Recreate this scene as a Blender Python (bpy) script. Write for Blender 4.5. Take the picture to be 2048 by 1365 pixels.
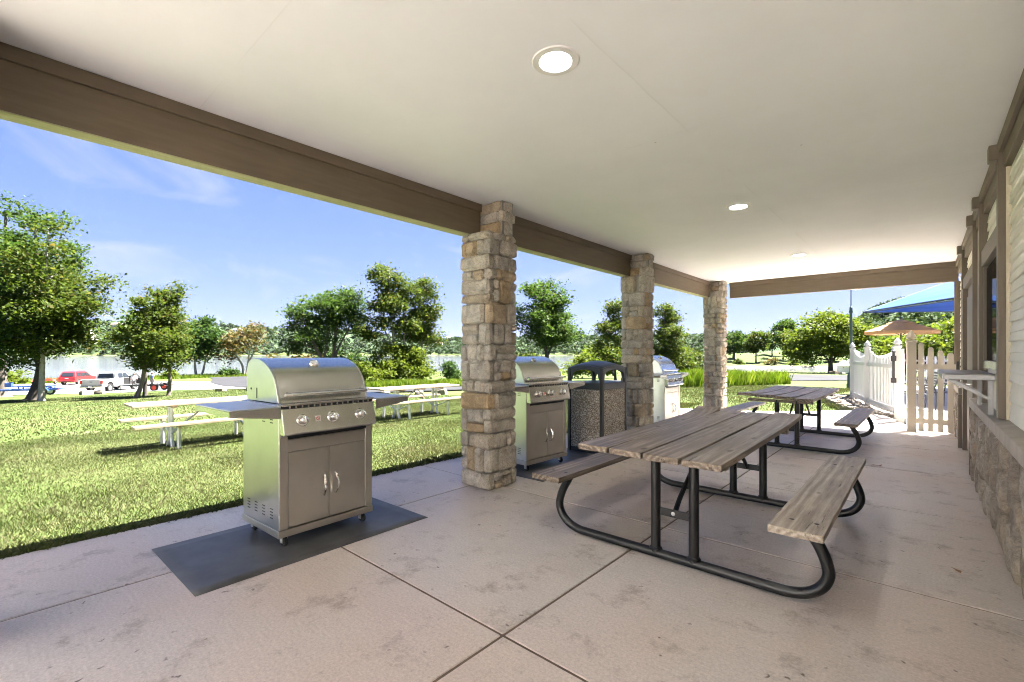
import bpy, bmesh, math, random
import numpy as np
from mathutils import Vector, Matrix

for o in list(bpy.data.objects):
    bpy.data.objects.remove(o, do_unlink=True)
scene = bpy.context.scene
COL = scene.collection
R = math.radians
PI = math.pi

# ------------------------------------------------------------------ camera, sky, sun, exposure
cd = bpy.data.cameras.new('camera')
cd.sensor_width = 36.0
cd.lens = 36.0 * 926.4 / 2048.0
cd.shift_y = 25.5 / 2048.0
cd.clip_start = 0.05
cd.clip_end = 8000.0
cam = bpy.data.objects.new('camera', cd)
COL.objects.link(cam)
cam.location = (0.0, 0.0, 1.4)
cam.rotation_euler = (R(90), 0.0, math.atan2(822.0, 926.4))
scene.camera = cam

SUN_TO = Vector((0.62, 1.40, 3.05)).normalized()          # direction towards the sun
SUN_EL = math.asin(SUN_TO.z)
SUN_AZ = math.atan2(SUN_TO.x, SUN_TO.y)
world = bpy.data.worlds.new('World')
scene.world = world
world.use_nodes = True
wn, wl = world.node_tree.nodes, world.node_tree.links
wn.clear()
w_out = wn.new('ShaderNodeOutputWorld')
w_bg = wn.new('ShaderNodeBackground')
w_sky = wn.new('ShaderNodeTexSky')
w_sky.sky_type = 'NISHITA'
w_sky.sun_disc = False
w_sky.sun_elevation = SUN_EL
w_sky.sun_rotation = SUN_AZ
w_sky.altitude = 200.0
w_sky.air_density = 0.36
w_sky.dust_density = 0.0
w_sky.ozone_density = 6.0
w_bg.inputs['Strength'].default_value = 0.05
# thin fair-weather cloud wisps, spread over the whole sky
w_geo = wn.new('ShaderNodeNewGeometry')
w_sep = wn.new('ShaderNodeSeparateXYZ')
w_add = wn.new('ShaderNodeMath'); w_add.operation = 'ADD'; w_add.inputs[1].default_value = 0.22
w_abs = wn.new('ShaderNodeMath'); w_abs.operation = 'ABSOLUTE'
w_dx = wn.new('ShaderNodeMath'); w_dx.operation = 'DIVIDE'
w_dy = wn.new('ShaderNodeMath'); w_dy.operation = 'DIVIDE'
w_com = wn.new('ShaderNodeCombineXYZ')
w_tc = wn.new('ShaderNodeTexCoord')
wl.new(w_tc.outputs['Generated'], w_sep.inputs[0])
wl.new(w_sep.outputs['Z'], w_abs.inputs[0])
wl.new(w_abs.outputs[0], w_add.inputs[0])
wl.new(w_sep.outputs['X'], w_dx.inputs[0]); wl.new(w_add.outputs[0], w_dx.inputs[1])
wl.new(w_sep.outputs['Y'], w_dy.inputs[0]); wl.new(w_add.outputs[0], w_dy.inputs[1])
wl.new(w_dx.outputs[0], w_com.inputs['X']); wl.new(w_dy.outputs[0], w_com.inputs['Y'])
w_noi = wn.new('ShaderNodeTexNoise')
w_noi.inputs['Scale'].default_value = 1.7
w_noi.inputs['Detail'].default_value = 7.0
w_noi.inputs['Roughness'].default_value = 0.55
w_noi.inputs['Distortion'].default_value = 0.6
w_off = wn.new('ShaderNodeVectorMath'); w_off.operation = 'ADD'; w_off.inputs[1].default_value = (2.74, 1.42, 1.0)
wl.new(w_com.outputs[0], w_off.inputs[0]); wl.new(w_off.outputs[0], w_noi.inputs['Vector'])
w_rmp = wn.new('ShaderNodeValToRGB')
w_rmp.color_ramp.elements[0].position = 0.56
w_rmp.color_ramp.elements[0].color = (0, 0, 0, 1)
w_rmp.color_ramp.elements[1].position = 0.78
w_rmp.color_ramp.elements[1].color = (0.62, 0.62, 0.62, 1)
wl.new(w_noi.outputs['Fac'], w_rmp.inputs['Fac'])
w_hue = wn.new('ShaderNodeHueSaturation')
w_hue.inputs['Saturation'].default_value = 1.0
w_hue.inputs['Value'].default_value = 1.0
w_den = wn.new('ShaderNodeVectorMath'); w_den.operation = 'MULTIPLY_ADD'
w_den.inputs[1].default_value = (0.714, 0.714, 0.714); w_den.inputs[2].default_value = (1.0, 1.0, 1.0)
w_div = wn.new('ShaderNodeVectorMath'); w_div.operation = 'DIVIDE'
w_gain = wn.new('ShaderNodeVectorMath'); w_gain.operation = 'MULTIPLY'
w_gain.inputs[1].default_value = (1.33, 1.31, 1.86)
wl.new(w_sky.outputs[0], w_den.inputs[0]); wl.new(w_sky.outputs[0], w_div.inputs[0]); wl.new(w_den.outputs[0], w_div.inputs[1])
wl.new(w_div.outputs[0], w_gain.inputs[0])
wl.new(w_gain.outputs[0], w_hue.inputs['Color'])
w_mix = wn.new('ShaderNodeMixRGB')
w_mix.inputs['Color2'].default_value = (1.5, 1.55, 1.8, 1)
wl.new(w_rmp.outputs['Color'], w_mix.inputs['Fac'])
wl.new(w_hue.outputs[0], w_mix.inputs['Color1'])
w_tint = wn.new('ShaderNodeMixRGB'); w_tint.blend_type = 'MULTIPLY'; w_tint.inputs[0].default_value = 1.0
w_tint.inputs[2].default_value = (1.0, 1.0, 1.0, 1)
wl.new(w_mix.outputs[0], w_tint.inputs[1])
wl.new(w_tint.outputs[0], w_bg.inputs['Color'])
wl.new(w_bg.outputs[0], w_out.inputs['Surface'])

sd = bpy.data.lights.new('sun', 'SUN')
sd.energy = 5.0
sd.angle = R(0.53)
sd.color = (1.0, 0.965, 0.92)
sun = bpy.data.objects.new('sun', sd)
COL.objects.link(sun)
sun.rotation_euler = SUN_TO.to_track_quat('Z', 'Y').to_euler()
sun.location = (10, 20, 40)

scene.view_settings.view_transform = 'Standard'
scene.view_settings.look = 'None'
scene.view_settings.gamma = 1.0
scene.view_settings.use_curve_mapping = False
scene.view_settings.exposure = 3.70
scene.render.engine = 'CYCLES'
scene.cycles.use_denoising = True
scene.cycles.max_bounces = 7
scene.cycles.diffuse_bounces = 4
scene.cycles.glossy_bounces = 4
scene.cycles.transmission_bounces = 4
scene.cycles.transparent_max_bounces = 8
scene.cycles.sample_clamp_indirect = 8.0
scene.cycles.use_light_tree = False
scene.cycles.filter_width = 1.05
scene.cycles.caustics_reflective = False
scene.cycles.caustics_refractive = False

# ------------------------------------------------------------------ material helpers
def new_mat(name):
    m = bpy.data.materials.new(name)
    m.use_nodes = True
    nt = m.node_tree
    b = nt.nodes.get('Principled BSDF')
    return m, nt.nodes, nt.links, b

def ramp(nd, stops):
    r = nd.new('ShaderNodeValToRGB')
    e = r.color_ramp.elements
    while len(e) < len(stops):
        e.new(0.5)
    for i, (p, c) in enumerate(stops):
        e[i].position = p
        e[i].color = (c[0], c[1], c[2], 1) if len(c) == 3 else c
    return r

def coords(nd, lk, stretch=(1, 1, 1), rand=0.0, kind='Object'):
    tc = nd.new('ShaderNodeTexCoord')
    mp = nd.new('ShaderNodeMapping')
    mp.inputs['Scale'].default_value = stretch
    src = tc.outputs[kind]
    if rand:
        oi = nd.new('ShaderNodeObjectInfo')
        mu = nd.new('ShaderNodeMath'); mu.operation = 'MULTIPLY'; mu.inputs[1].default_value = rand
        lk.new(oi.outputs['Random'], mu.inputs[0])
        ad = nd.new('ShaderNodeVectorMath'); ad.operation = 'ADD'
        lk.new(src, ad.inputs[0]); lk.new(mu.outputs[0], ad.inputs[1])
        src = ad.outputs[0]
    lk.new(src, mp.inputs['Vector'])
    return mp.outputs['Vector']

def noise(nd, lk, vec, scale, detail=4.0, rough=0.55, dist=0.0):
    n = nd.new('ShaderNodeTexNoise')
    n.inputs['Scale'].default_value = scale
    n.inputs['Detail'].default_value = detail
    n.inputs['Roughness'].default_value = rough
    n.inputs['Distortion'].default_value = dist
    lk.new(vec, n.inputs['Vector'])
    return n

def bump(nd, lk, b, height, strength, dist=0.01):
    bp = nd.new('ShaderNodeBump')
    bp.inputs['Strength'].default_value = strength
    bp.inputs['Distance'].default_value = dist
    lk.new(height, bp.inputs['Height'])
    lk.new(bp.outputs['Normal'], b.inputs['Normal'])
    return bp

def mixc(nd, lk, fac, a, b, mode='MIX'):
    m = nd.new('ShaderNodeMixRGB'); m.blend_type = mode
    for i, v in ((0, fac), (1, a), (2, b)):
        if isinstance(v, (int, float)):
            m.inputs[i].default_value = v
        elif isinstance(v, tuple):
            m.inputs[i].default_value = (v[0], v[1], v[2], 1)
        else:
            lk.new(v, m.inputs[i])
    return m.outputs[0]

def noise_mat(name, stops, scale=4.0, detail=5.0, rough=0.6, bmp=0.15, bscale=None, bdist=0.004, stretch=(1, 1, 1),
              metal=0.0, rand=10.0, spec=0.5, coat=0.0, vary=0.0, nrough=0.6):
    m, nd, lk, b = new_mat(name)
    v = coords(nd, lk, stretch, rand)
    n = noise(nd, lk, v, scale, detail, nrough)
    r = ramp(nd, stops)
    lk.new(n.outputs['Fac'], r.inputs['Fac'])
    c = r.outputs['Color']
    if vary:
        oi = nd.new('ShaderNodeObjectInfo')
        vr = ramp(nd, [(0, (1 - vary,) * 3), (1, (1 + vary,) * 3)])
        lk.new(oi.outputs['Random'], vr.inputs['Fac'])
        c = mixc(nd, lk, 1.0, c, vr.outputs['Color'], 'MULTIPLY')
    lk.new(c, b.inputs['Base Color'])
    b.inputs['Roughness'].default_value = rough
    b.inputs['Metallic'].default_value = metal
    b.inputs['Specular IOR Level'].default_value = spec
    if coat:
        b.inputs['Coat Weight'].default_value = coat
        b.inputs['Coat Roughness'].default_value = 0.2
    if bmp:
        n2 = noise(nd, lk, v, bscale or scale * 6, 4.0, 0.6)
        bump(nd, lk, b, n2.outputs['Fac'], bmp, bdist)
    return m

MAT = {}
# --- patio concrete: pale pinkish grey, mottled, stained, faintly sealed
def concrete(name, a, c, pink, stain, rough0, rough1):
    m, nd, lk, b = new_mat(name)
    v = coords(nd, lk, (1, 1, 1), 0.0)
    big = noise(nd, lk, v, 1.1, 8.0, 0.66, 0.0)
    r1 = ramp(nd, [(0.3, a), (0.7, c)])
    lk.new(big.outputs['Fac'], r1.inputs['Fac'])
    pk = noise(nd, lk, v, 0.55, 3.0, 0.5)
    rp = ramp(nd, [(0.42, (0, 0, 0)), (0.60, (0.95, 0.95, 0.95))])
    lk.new(pk.outputs['Fac'], rp.inputs['Fac'])
    col = mixc(nd, lk, rp.outputs['Color'], r1.outputs['Color'], pink)
    # blotchy stains with their own shape
    st = noise(nd, lk, v, 3.4, 10.0, 0.74, 0.1)
    rs = ramp(nd, [(0.54, (0, 0, 0)), (0.66, (0.62, 0.62, 0.62))])
    lk.new(st.outputs['Fac'], rs.inputs['Fac'])
    col = mixc(nd, lk, rs.outputs['Color'], col, stain)
    # trowel streaks
    v2 = coords(nd, lk, (0.8, 6.0, 1), 0.0)
    tr = noise(nd, lk, v2, 9.0, 8.0, 0.72, 0.0)
    rt = ramp(nd, [(0.3, (0.90, 0.89, 0.88)), (0.7, (1.06, 1.06, 1.06))])
    lk.new(tr.outputs['Fac'], rt.inputs['Fac'])
    col = mixc(nd, lk, 0.8, col, rt.outputs['Color'], 'MULTIPLY')
    # small dark specks of litter and gum
    vo = nd.new('ShaderNodeTexVoronoi'); vo.inputs['Scale'].default_value = 9.0; vo.inputs['Randomness'].default_value = 1.0
    dv = noise(nd, lk, v, 14.0, 3.0, 0.6)
    ds = nd.new('ShaderNodeVectorMath'); ds.operation = 'MULTIPLY_ADD'
    lk.new(dv.outputs['Color'], ds.inputs[0]); ds.inputs[1].default_value = (0.09, 0.09, 0.09); lk.new(v, ds.inputs[2])
    lk.new(ds.outputs[0], vo.inputs['Vector'])
    rv = ramp(nd, [(0.05, (0.9, 0.9, 0.9)), (0.12, (0, 0, 0))])
    lk.new(vo.outputs['Distance'], rv.inputs['Fac'])
    sel = noise(nd, lk, v, 1.7, 2.0)
    rsel = ramp(nd, [(0.44, (0, 0, 0)), (0.56, (1, 1, 1))])
    lk.new(sel.outputs['Fac'], rsel.inputs['Fac'])
    sp = mixc(nd, lk, 1.0, rv.outputs['Color'], rsel.outputs['Color'], 'MULTIPLY')
    col = mixc(nd, lk, sp, col, (0.10, 0.075, 0.055))
    fine = noise(nd, lk, v, 70.0, 6.0, 0.8)
    rf = ramp(nd, [(0.3, (0.70, 0.69, 0.68)), (0.7, (1.18, 1.18, 1.18))])
    lk.new(fine.outputs['Fac'], rf.inputs['Fac'])
    col = mixc(nd, lk, 1.0, col, rf.outputs['Color'], 'MULTIPLY')
    oi = nd.new('ShaderNodeObjectInfo')
    ro = ramp(nd, [(0, (0.95, 0.95, 0.95)), (1, (1.04, 1.03, 1.02))])
    lk.new(oi.outputs['Random'], ro.inputs['Fac'])
    col = mixc(nd, lk, 1.0, col, ro.outputs['Color'], 'MULTIPLY')
    lk.new(col, b.inputs['Base Color'])
    rr = nd.new('ShaderNodeMapRange')
    rr.inputs['To Min'].default_value = rough0; rr.inputs['To Max'].default_value = rough1
    lk.new(st.outputs['Fac'], rr.inputs['Value'])
    lk.new(rr.outputs[0], b.inputs['Roughness'])
    bump(nd, lk, b, fine.outputs['Fac'], 0.12, 0.003)
    return m
MAT['concrete'] = concrete('patio_concrete', (0.53, 0.475, 0.43), (0.68, 0.625, 0.575), (0.57, 0.475, 0.41), (0.27, 0.215, 0.17), 0.34, 0.6)
MAT['deck'] = concrete('pool_deck_concrete', (0.38, 0.36, 0.335), (0.46, 0.44, 0.41), (0.40, 0.36, 0.33), (0.3, 0.26, 0.22), 0.6, 0.8)
MAT['joint'] = noise_mat('joint_filler', [(0.3, (0.09, 0.065, 0.045)), (0.7, (0.16, 0.115, 0.08))], 12, rough=0.9)
def ceiling_mat():
    m, nd, lk, b = new_mat('ceiling_plaster')
    v = coords(nd, lk, (1, 1, 1), 0.0)
    n = noise(nd, lk, v, 0.8, 8.0, 0.65)
    r = ramp(nd, [(0.3, (0.79, 0.80, 0.835)), (0.7, (0.86, 0.87, 0.90))])
    lk.new(n.outputs['Fac'], r.inputs['Fac'])
    c = r.outputs['Color']
    sp = nd.new('ShaderNodeSeparateXYZ'); lk.new(v, sp.inputs[0])
    for axis, period, off in (('Y', 2.44, 0.62), ('X', 3.66, 0.35)):
        ad = nd.new('ShaderNodeMath'); ad.operation = 'MULTIPLY_ADD'; ad.inputs[1].default_value = 1 / period; ad.inputs[2].default_value = off
        wob = noise(nd, lk, v, 3.0, 3.0)
        wa_ = nd.new('ShaderNodeMath'); wa_.operation = 'MULTIPLY_ADD'; wa_.inputs[1].default_value = 0.006
        lk.new(sp.outputs[axis], ad.inputs[0]); lk.new(wob.outputs['Fac'], wa_.inputs[0]); lk.new(ad.outputs[0], wa_.inputs[2])
        fr = nd.new('ShaderNodeMath'); fr.operation = 'FRACT'; lk.new(wa_.outputs[0], fr.inputs[0])
        rr = ramp(nd, [(0.0, (0.90, 0.895, 0.88)), (0.0022, (0.98, 0.98, 0.98)), (0.02, (1, 1, 1)), (1.0, (1, 1, 1))])
        lk.new(fr.outputs[0], rr.inputs['Fac'])
        fade = noise(nd, lk, v, 1.3, 2.0)
        rf = ramp(nd, [(0.42, (0, 0, 0)), (0.6, (1, 1, 1))]); lk.new(fade.outputs['Fac'], rf.inputs['Fac'])
        c = mixc(nd, lk, rf.outputs['Color'], c, mixc(nd, lk, 1.0, c, rr.outputs['Color'], 'MULTIPLY'))
    vo = nd.new('ShaderNodeTexVoronoi'); vo.inputs['Scale'].default_value = 2.2; lk.new(v, vo.inputs['Vector'])
    rv = ramp(nd, [(0.012, (0.62, 0.6, 0.56)), (0.024, (1, 1, 1))]); lk.new(vo.outputs['Distance'], rv.inputs['Fac'])
    c = mixc(nd, lk, 1.0, c, rv.outputs['Color'], 'MULTIPLY')
    lk.new(c, b.inputs['Base Color'])
    b.inputs['Roughness'].default_value = 0.75
    n2 = noise(nd, lk, v, 24.0, 5.0, 0.6)
    bump(nd, lk, b, n2.outputs['Fac'], 0.08, 0.006)
    return m
MAT['ceiling'] = ceiling_mat()
MAT['beam'] = noise_mat('taupe_painted_wood', [(0.25, (0.12, 0.0896, 0.056)), (0.75, (0.164, 0.124, 0.0784))], 3.0, 6, 0.55, 0.35, 14, 0.004,
                        stretch=(9, 1, 9), rand=5, vary=0.06)
MAT['beamx'] = noise_mat('taupe_painted_wood_across', [(0.25, (0.12, 0.0896, 0.056)), (0.75, (0.164, 0.124, 0.0784))], 3.0, 6, 0.55, 0.35, 14, 0.004,
                         stretch=(1, 9, 9), rand=5, vary=0.06)
MAT['trimz'] = noise_mat('taupe_painted_post', [(0.25, (0.125, 0.098, 0.068)), (0.75, (0.175, 0.138, 0.096))], 3.0, 6, 0.5, 0.35, 14, 0.004,
                         stretch=(9, 9, 1), rand=5, vary=0.08)
MAT['beam_under'] = noise_mat('bare_pine_underside', [(0.25, (0.34, 0.33, 0.17)), (0.75, (0.50, 0.48, 0.29))], 4.0, 6, 0.6, 0.3, 12, 0.004, stretch=(9, 1, 9), rand=5)  # yellow-green light from the lawn painted into the underside colour
MAT['fascia'] = noise_mat('dark_fascia', [(0.3, (0.06, 0.05, 0.04)), (0.7, (0.09, 0.075, 0.06))], 4, rough=0.5)
MAT['mortar'] = noise_mat('mortar', [(0.3, (0.25, 0.235, 0.205)), (0.7, (0.35, 0.325, 0.285))], 9, 6, 0.9, 0.5, 60, 0.006)
MAT['sill'] = noise_mat('cast_sill', [(0.3, (0.36, 0.31, 0.255)), (0.7, (0.47, 0.415, 0.35))], 5, 6, 0.75, 0.25, 40, 0.004)

def stone_mat(name, stops):
    m, nd, lk, b = new_mat(name)
    v = coords(nd, lk, (1, 1, 1), 23.0)
    oi = nd.new('ShaderNodeObjectInfo')
    r = ramp(nd, stops)
    r.color_ramp.interpolation = 'LINEAR'
    lk.new(oi.outputs['Random'], r.inputs['Fac'])
    n = noise(nd, lk, v, 7.0, 8.0, 0.65, 0.6)
    r2 = ramp(nd, [(0.25, (0.50, 0.48, 0.46)), (0.5, (1.0, 0.98, 0.95)), (0.75, (1.42, 1.38, 1.30))])
    lk.new(n.outputs['Fac'], r2.inputs['Fac'])
    c = mixc(nd, lk, 1.0, r.outputs['Color'], r2.outputs['Color'], 'MULTIPLY')
    n4 = noise(nd, lk, v, 3.0, 3.0, 0.5)
    r4 = ramp(nd, [(0.52, (0, 0, 0)), (0.75, (0.28, 0.28, 0.28))])
    lk.new(n4.outputs['Fac'], r4.inputs['Fac'])
    c = mixc(nd, lk, r4.outputs['Color'], c, (0.46, 0.30, 0.15))
    nk = noise(nd, lk, v, 11.0, 9.0, 0.72, 1.6)
    rk = ramp(nd, [(0.475, (1, 1, 1)), (0.5, (0.48, 0.45, 0.41)), (0.525, (1, 1, 1))])
    lk.new(nk.outputs['Fac'], rk.inputs['Fac'])
    c = mixc(nd, lk, 0.75, c, rk.outputs['Color'], 'MULTIPLY')
    lk.new(c, b.inputs['Base Color'])
    b.inputs['Roughness'].default_value = 0.85
    b.inputs['Specular IOR Level'].default_value = 0.3
    n3 = noise(nd, lk, v, 18.0, 8.0, 0.7, 1.2)
    bump(nd, lk, b, n3.outputs['Fac'], 1.0, 0.035)
    return m
MAT['stone'] = stone_mat('ledge_stone', [(0.0, (0.46, 0.43, 0.38)), (0.2, (0.55, 0.51, 0.445)), (0.36, (0.37, 0.345, 0.31)), (0.5, (0.52, 0.465, 0.38)),
                                        (0.66, (0.45, 0.425, 0.39)), (0.82, (0.44, 0.375, 0.285)), (0.93, (0.47, 0.345, 0.205)), (1.0, (0.42, 0.375, 0.31))])
MAT['fieldstone'] = stone_mat('field_stone', [(0.0, (0.36, 0.315, 0.26)), (0.3, (0.48, 0.43, 0.37)), (0.5, (0.33, 0.29, 0.25)), (0.75, (0.44, 0.375, 0.30)), (1.0, (0.54, 0.50, 0.45))])
MAT['rock'] = stone_mat('loose_rock', [(0.0, (0.17, 0.155, 0.135)), (0.5, (0.23, 0.215, 0.19)), (1.0, (0.14, 0.115, 0.09))])

# --- stainless steel, brushed
def steel(name, col, rough, stretch, bmp=0.0):
    m, nd, lk, b = new_mat(name)
    v = coords(nd, lk, stretch, 7.0)
    n = noise(nd, lk, v, 40.0, 4.0, 0.6)
    b.inputs['Metallic'].default_value = 1.0
    v2 = coords(nd, lk, (1, 1, 1), 7.0)
    n2 = noise(nd, lk, v2, 3.0, 5.0, 0.6)
    r = ramp(nd, [(0.3, tuple(x * 0.86 for x in col)), (0.7, col)])
    lk.new(n2.outputs['Fac'], r.inputs['Fac'])
    lk.new(r.outputs['Color'], b.inputs['Base Color'])
    mr = nd.new('ShaderNodeMapRange')
    mr.inputs['To Min'].default_value = rough * 0.97; mr.inputs['To Max'].default_value = rough * 1.04
    lk.new(n.outputs['Fac'], mr.inputs['Value'])
    lk.new(mr.outputs[0], b.inputs['Roughness'])
    if bmp: bump(nd, lk, b, n.outputs['Fac'], bmp, 0.002)
    return m
MAT['dull_steel'] = steel('dull_steel', (0.22, 0.22, 0.22), 0.36, (1, 1, 1))
MAT['steel'] = steel('brushed_steel', (0.66, 0.645, 0.60), 0.26, (1, 0.05, 1))
MAT['steel_v'] = steel('brushed_steel_side', (0.66, 0.645, 0.61), 0.30, (1, 1, 0.05))
MAT['steel_door'] = steel('brushed_steel_door', (0.56, 0.53, 0.475), 0.36, (1, 1, 0.05), 0.0)
MAT['steel_shelf'] = steel('brushed_steel_shelf', (0.70, 0.69, 0.66), 0.46, (1, 1, 1))
MAT['chrome'] = steel('polished_steel', (0.80, 0.79, 0.77), 0.12, (1, 1, 1), 0.0)
MAT['galv'] = noise_mat('galvanised_steel', [(0.3, (0.46, 0.47, 0.47)), (0.7, (0.62, 0.63, 0.63))], 14, 4, 0.45, 0.1, 40, 0.002, metal=0.55)
MAT['black_metal'] = noise_mat('black_powder_coat', [(0.3, (0.004, 0.0044, 0.0052)), (0.62, (0.0088, 0.0092, 0.0104)), (0.72, (0.02, 0.018, 0.016))], 5, 7, 0.38, 0.12, 60, 0.002)
MAT['black_plastic'] = noise_mat('black_plastic', [(0.3, (0.012, 0.012, 0.013)), (0.7, (0.02, 0.02, 0.022))], 6, 3, 0.42, 0.05, 80, 0.001)
MAT['navy_plastic'] = noise_mat('dark_slate_plastic', [(0.3, (0.030, 0.034, 0.045)), (0.7, (0.045, 0.05, 0.064))], 6, 3, 0.42, 0.12, 90, 0.002)
MAT['dark'] = noise_mat('dark_gap', [(0.3, (0.008, 0.008, 0.008)), (0.7, (0.014, 0.013, 0.012))], 5, 2, 0.7, 0)
MAT['mat_rubber'] = noise_mat('grill_mat_rubber', [(0.3, (0.0377, 0.03625, 0.0348)), (0.5, (0.0667, 0.06525, 0.0638)), (0.72, (0.116, 0.1131, 0.1102))], 2.6, 9, 0.5, 0.14, 90, 0.002)
MAT['white_wall'] = noise_mat('white_wall_paint', [(0.3, (0.6396, 0.6314, 0.615)), (0.7, (0.6806, 0.6724, 0.656))], 2, 4, 0.6, 0.03, 30, 0.002)
MAT['white_vinyl'] = noise_mat('white_vinyl', [(0.3, (0.3754, 0.3754, 0.3754)), (0.7, (0.4301, 0.4301, 0.4301))], 2, 4, 0.4, 0.03, 30, 0.002, vary=0.02)
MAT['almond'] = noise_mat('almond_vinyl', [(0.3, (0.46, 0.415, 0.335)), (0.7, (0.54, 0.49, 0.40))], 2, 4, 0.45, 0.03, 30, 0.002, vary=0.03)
MAT['siding'] = noise_mat('cream_vinyl_siding', [(0.3, (0.7392, 0.6944, 0.6048)), (0.7, (0.8064, 0.7672, 0.6776))], 2.5, 5, 0.45, 0.012, 60, 0.001, stretch=(2, 1, 2), vary=0.04)
MAT['sidetrim'] = noise_mat('tan_vinyl_trim', [(0.3, (0.50, 0.44, 0.32)), (0.7, (0.58, 0.51, 0.38))], 3, 4, 0.45, 0.05)
MAT['red_label'] = noise_mat('red_print', [(0.3, (0.55, 0.03, 0.02)), (0.7, (0.62, 0.05, 0.03))], 5, 2, 0.5, 0)
MAT['label_white'] = noise_mat('label_white', [(0.3, (0.72, 0.70, 0.66)), (0.7, (0.78, 0.77, 0.73))], 5, 2, 0.5, 0)
MAT['leaf_litter'] = noise_mat('dry_leaf', [(0.3, (0.20, 0.10, 0.045)), (0.7, (0.33, 0.18, 0.08))], 30, 4, 0.8, 0.1)

def wood(name, stops, rings=9.0, rough=(0.35, 0.6), crack=0.5, spec=0.5):
    m, nd, lk, b = new_mat(name)
    oi = nd.new('ShaderNodeObjectInfo')
    tc = nd.new('ShaderNodeTexCoord')
    mu = nd.new('ShaderNodeMath'); mu.operation = 'MULTIPLY'; mu.inputs[1].default_value = 9.0
    lk.new(oi.outputs['Random'], mu.inputs[0])
    off = nd.new('ShaderNodeCombineXYZ')
    md = nd.new('ShaderNodeMath'); md.operation = 'SINE'
    m2 = nd.new('ShaderNodeMath'); m2.operation = 'MULTIPLY'; m2.inputs[1].default_value = 0.09
    mu3 = nd.new('ShaderNodeMath'); mu3.operation = 'MULTIPLY'; mu3.inputs[1].default_value = 7.0
    lk.new(mu.outputs[0], mu3.inputs[0]); lk.new(mu3.outputs[0], md.inputs[0]); lk.new(md.outputs[0], m2.inputs[0])
    lk.new(m2.outputs[0], off.inputs['X']); lk.new(mu.outputs[0], off.inputs['Y']); off.inputs['Z'].default_value = 0.09
    ad = nd.new('ShaderNodeVectorMath'); ad.operation = 'ADD'
    lk.new(tc.outputs['Object'], ad.inputs[0]); lk.new(off.outputs[0], ad.inputs[1])
    mp = nd.new('ShaderNodeMapping'); mp.inputs['Scale'].default_value = (1, 0.05, 1)
    lk.new(ad.outputs[0], mp.inputs['Vector'])
    wv = nd.new('ShaderNodeTexWave'); wv.wave_type = 'RINGS'; wv.rings_direction = 'Y'
    wv.inputs['Scale'].default_value = rings; wv.inputs['Distortion'].default_value = 2.2
    wv.inputs['Detail'].default_value = 4.0; wv.inputs['Detail Scale'].default_value = 2.0
    lk.new(mp.outputs[0], wv.inputs['Vector'])
    mp2 = nd.new('ShaderNodeMapping'); mp2.inputs['Scale'].default_value = (1, 0.06, 1)
    lk.new(ad.outputs[0], mp2.inputs['Vector'])
    n = noise(nd, lk, mp2.outputs[0], 55.0, 6.0, 0.65)
    f = nd.new('ShaderNodeMath'); f.operation = 'MULTIPLY_ADD'; f.inputs[1].default_value = 0.20
    h = nd.new('ShaderNodeMath'); h.operation = 'MULTIPLY'; h.inputs[1].default_value = 0.80
    lk.new(n.outputs['Fac'], h.inputs[0]); lk.new(wv.outputs['Fac'], f.inputs[0]); lk.new(h.outputs[0], f.inputs[2])
    r = ramp(nd, stops)
    lk.new(f.outputs[0], r.inputs['Fac'])
    c = r.outputs['Color']
    big = noise(nd, lk, ad.outputs[0], 2.2, 4.0, 0.6)
    rb = ramp(nd, [(0.3, (0.78, 0.77, 0.76)), (0.7, (1.15, 1.14, 1.13))])
    lk.new(big.outputs['Fac'], rb.inputs['Fac'])
    c = mixc(nd, lk, 1.0, c, rb.outputs['Color'], 'MULTIPLY')
    ck = noise(nd, lk, mp2.outputs[0], 26.0, 8.0, 0.7)
    rk = ramp(nd, [(0.60, (0, 0, 0)), (0.65, (crack, crack, crack))])
    lk.new(ck.outputs['Fac'], rk.inputs['Fac'])
    c = mixc(nd, lk, rk.outputs['Color'], c, (0.045, 0.03, 0.02))
    # knots
    vo = nd.new('ShaderNodeTexVoronoi'); vo.inputs['Scale'].default_value = 2.6
    mp3 = nd.new('ShaderNodeMapping'); mp3.inputs['Scale'].default_value = (2.2, 1.0, 0.4)
    lk.new(ad.outputs[0], mp3.inputs['Vector']); lk.new(mp3.outputs[0], vo.inputs['Vector'])
    rv = ramp(nd, [(0.07, (0.95, 0.95, 0.95)), (0.13, (0, 0, 0))])
    lk.new(vo.outputs['Distance'], rv.inputs['Fac'])
    kn = mixc(nd, lk, 1.0, rv.outputs['Color'], (crack, crack, crack), 'MULTIPLY')
    c = mixc(nd, lk, kn, c, (0.05, 0.03, 0.018))
    lk.new(c, b.inputs['Base Color'])
    mr = nd.new('ShaderNodeMapRange')
    mr.inputs['To Min'].default_value = rough[0]; mr.inputs['To Max'].default_value = rough[1]
    lk.new(f.outputs[0], mr.inputs['Value']); lk.new(mr.outputs[0], b.inputs['Roughness'])
    b.inputs['Specular IOR Level'].default_value = spec
    sb = nd.new('ShaderNodeMath'); sb.operation = 'SUBTRACT'
    lk.new(f.outputs[0], sb.inputs[0]); lk.new(rk.outputs['Color'], sb.inputs[1])
    bump(nd, lk, b, sb.outputs[0], 0.5, 0.004)
    return m
MAT['weathered'] = wood('weathered_plank', [(0.22, (0.060, 0.042, 0.030)), (0.48, (0.185, 0.140, 0.102)), (0.74, (0.37, 0.31, 0.25))], 9, (0.34, 0.6), 0.95, 0.42)
MAT['bleached'] = wood('bleached_plank', [(0.20, (0.13, 0.10, 0.075)), (0.48, (0.33, 0.275, 0.22)), (0.74, (0.55, 0.49, 0.42))], 9, (0.4, 0.65), 0.9, 0.4)
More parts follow.
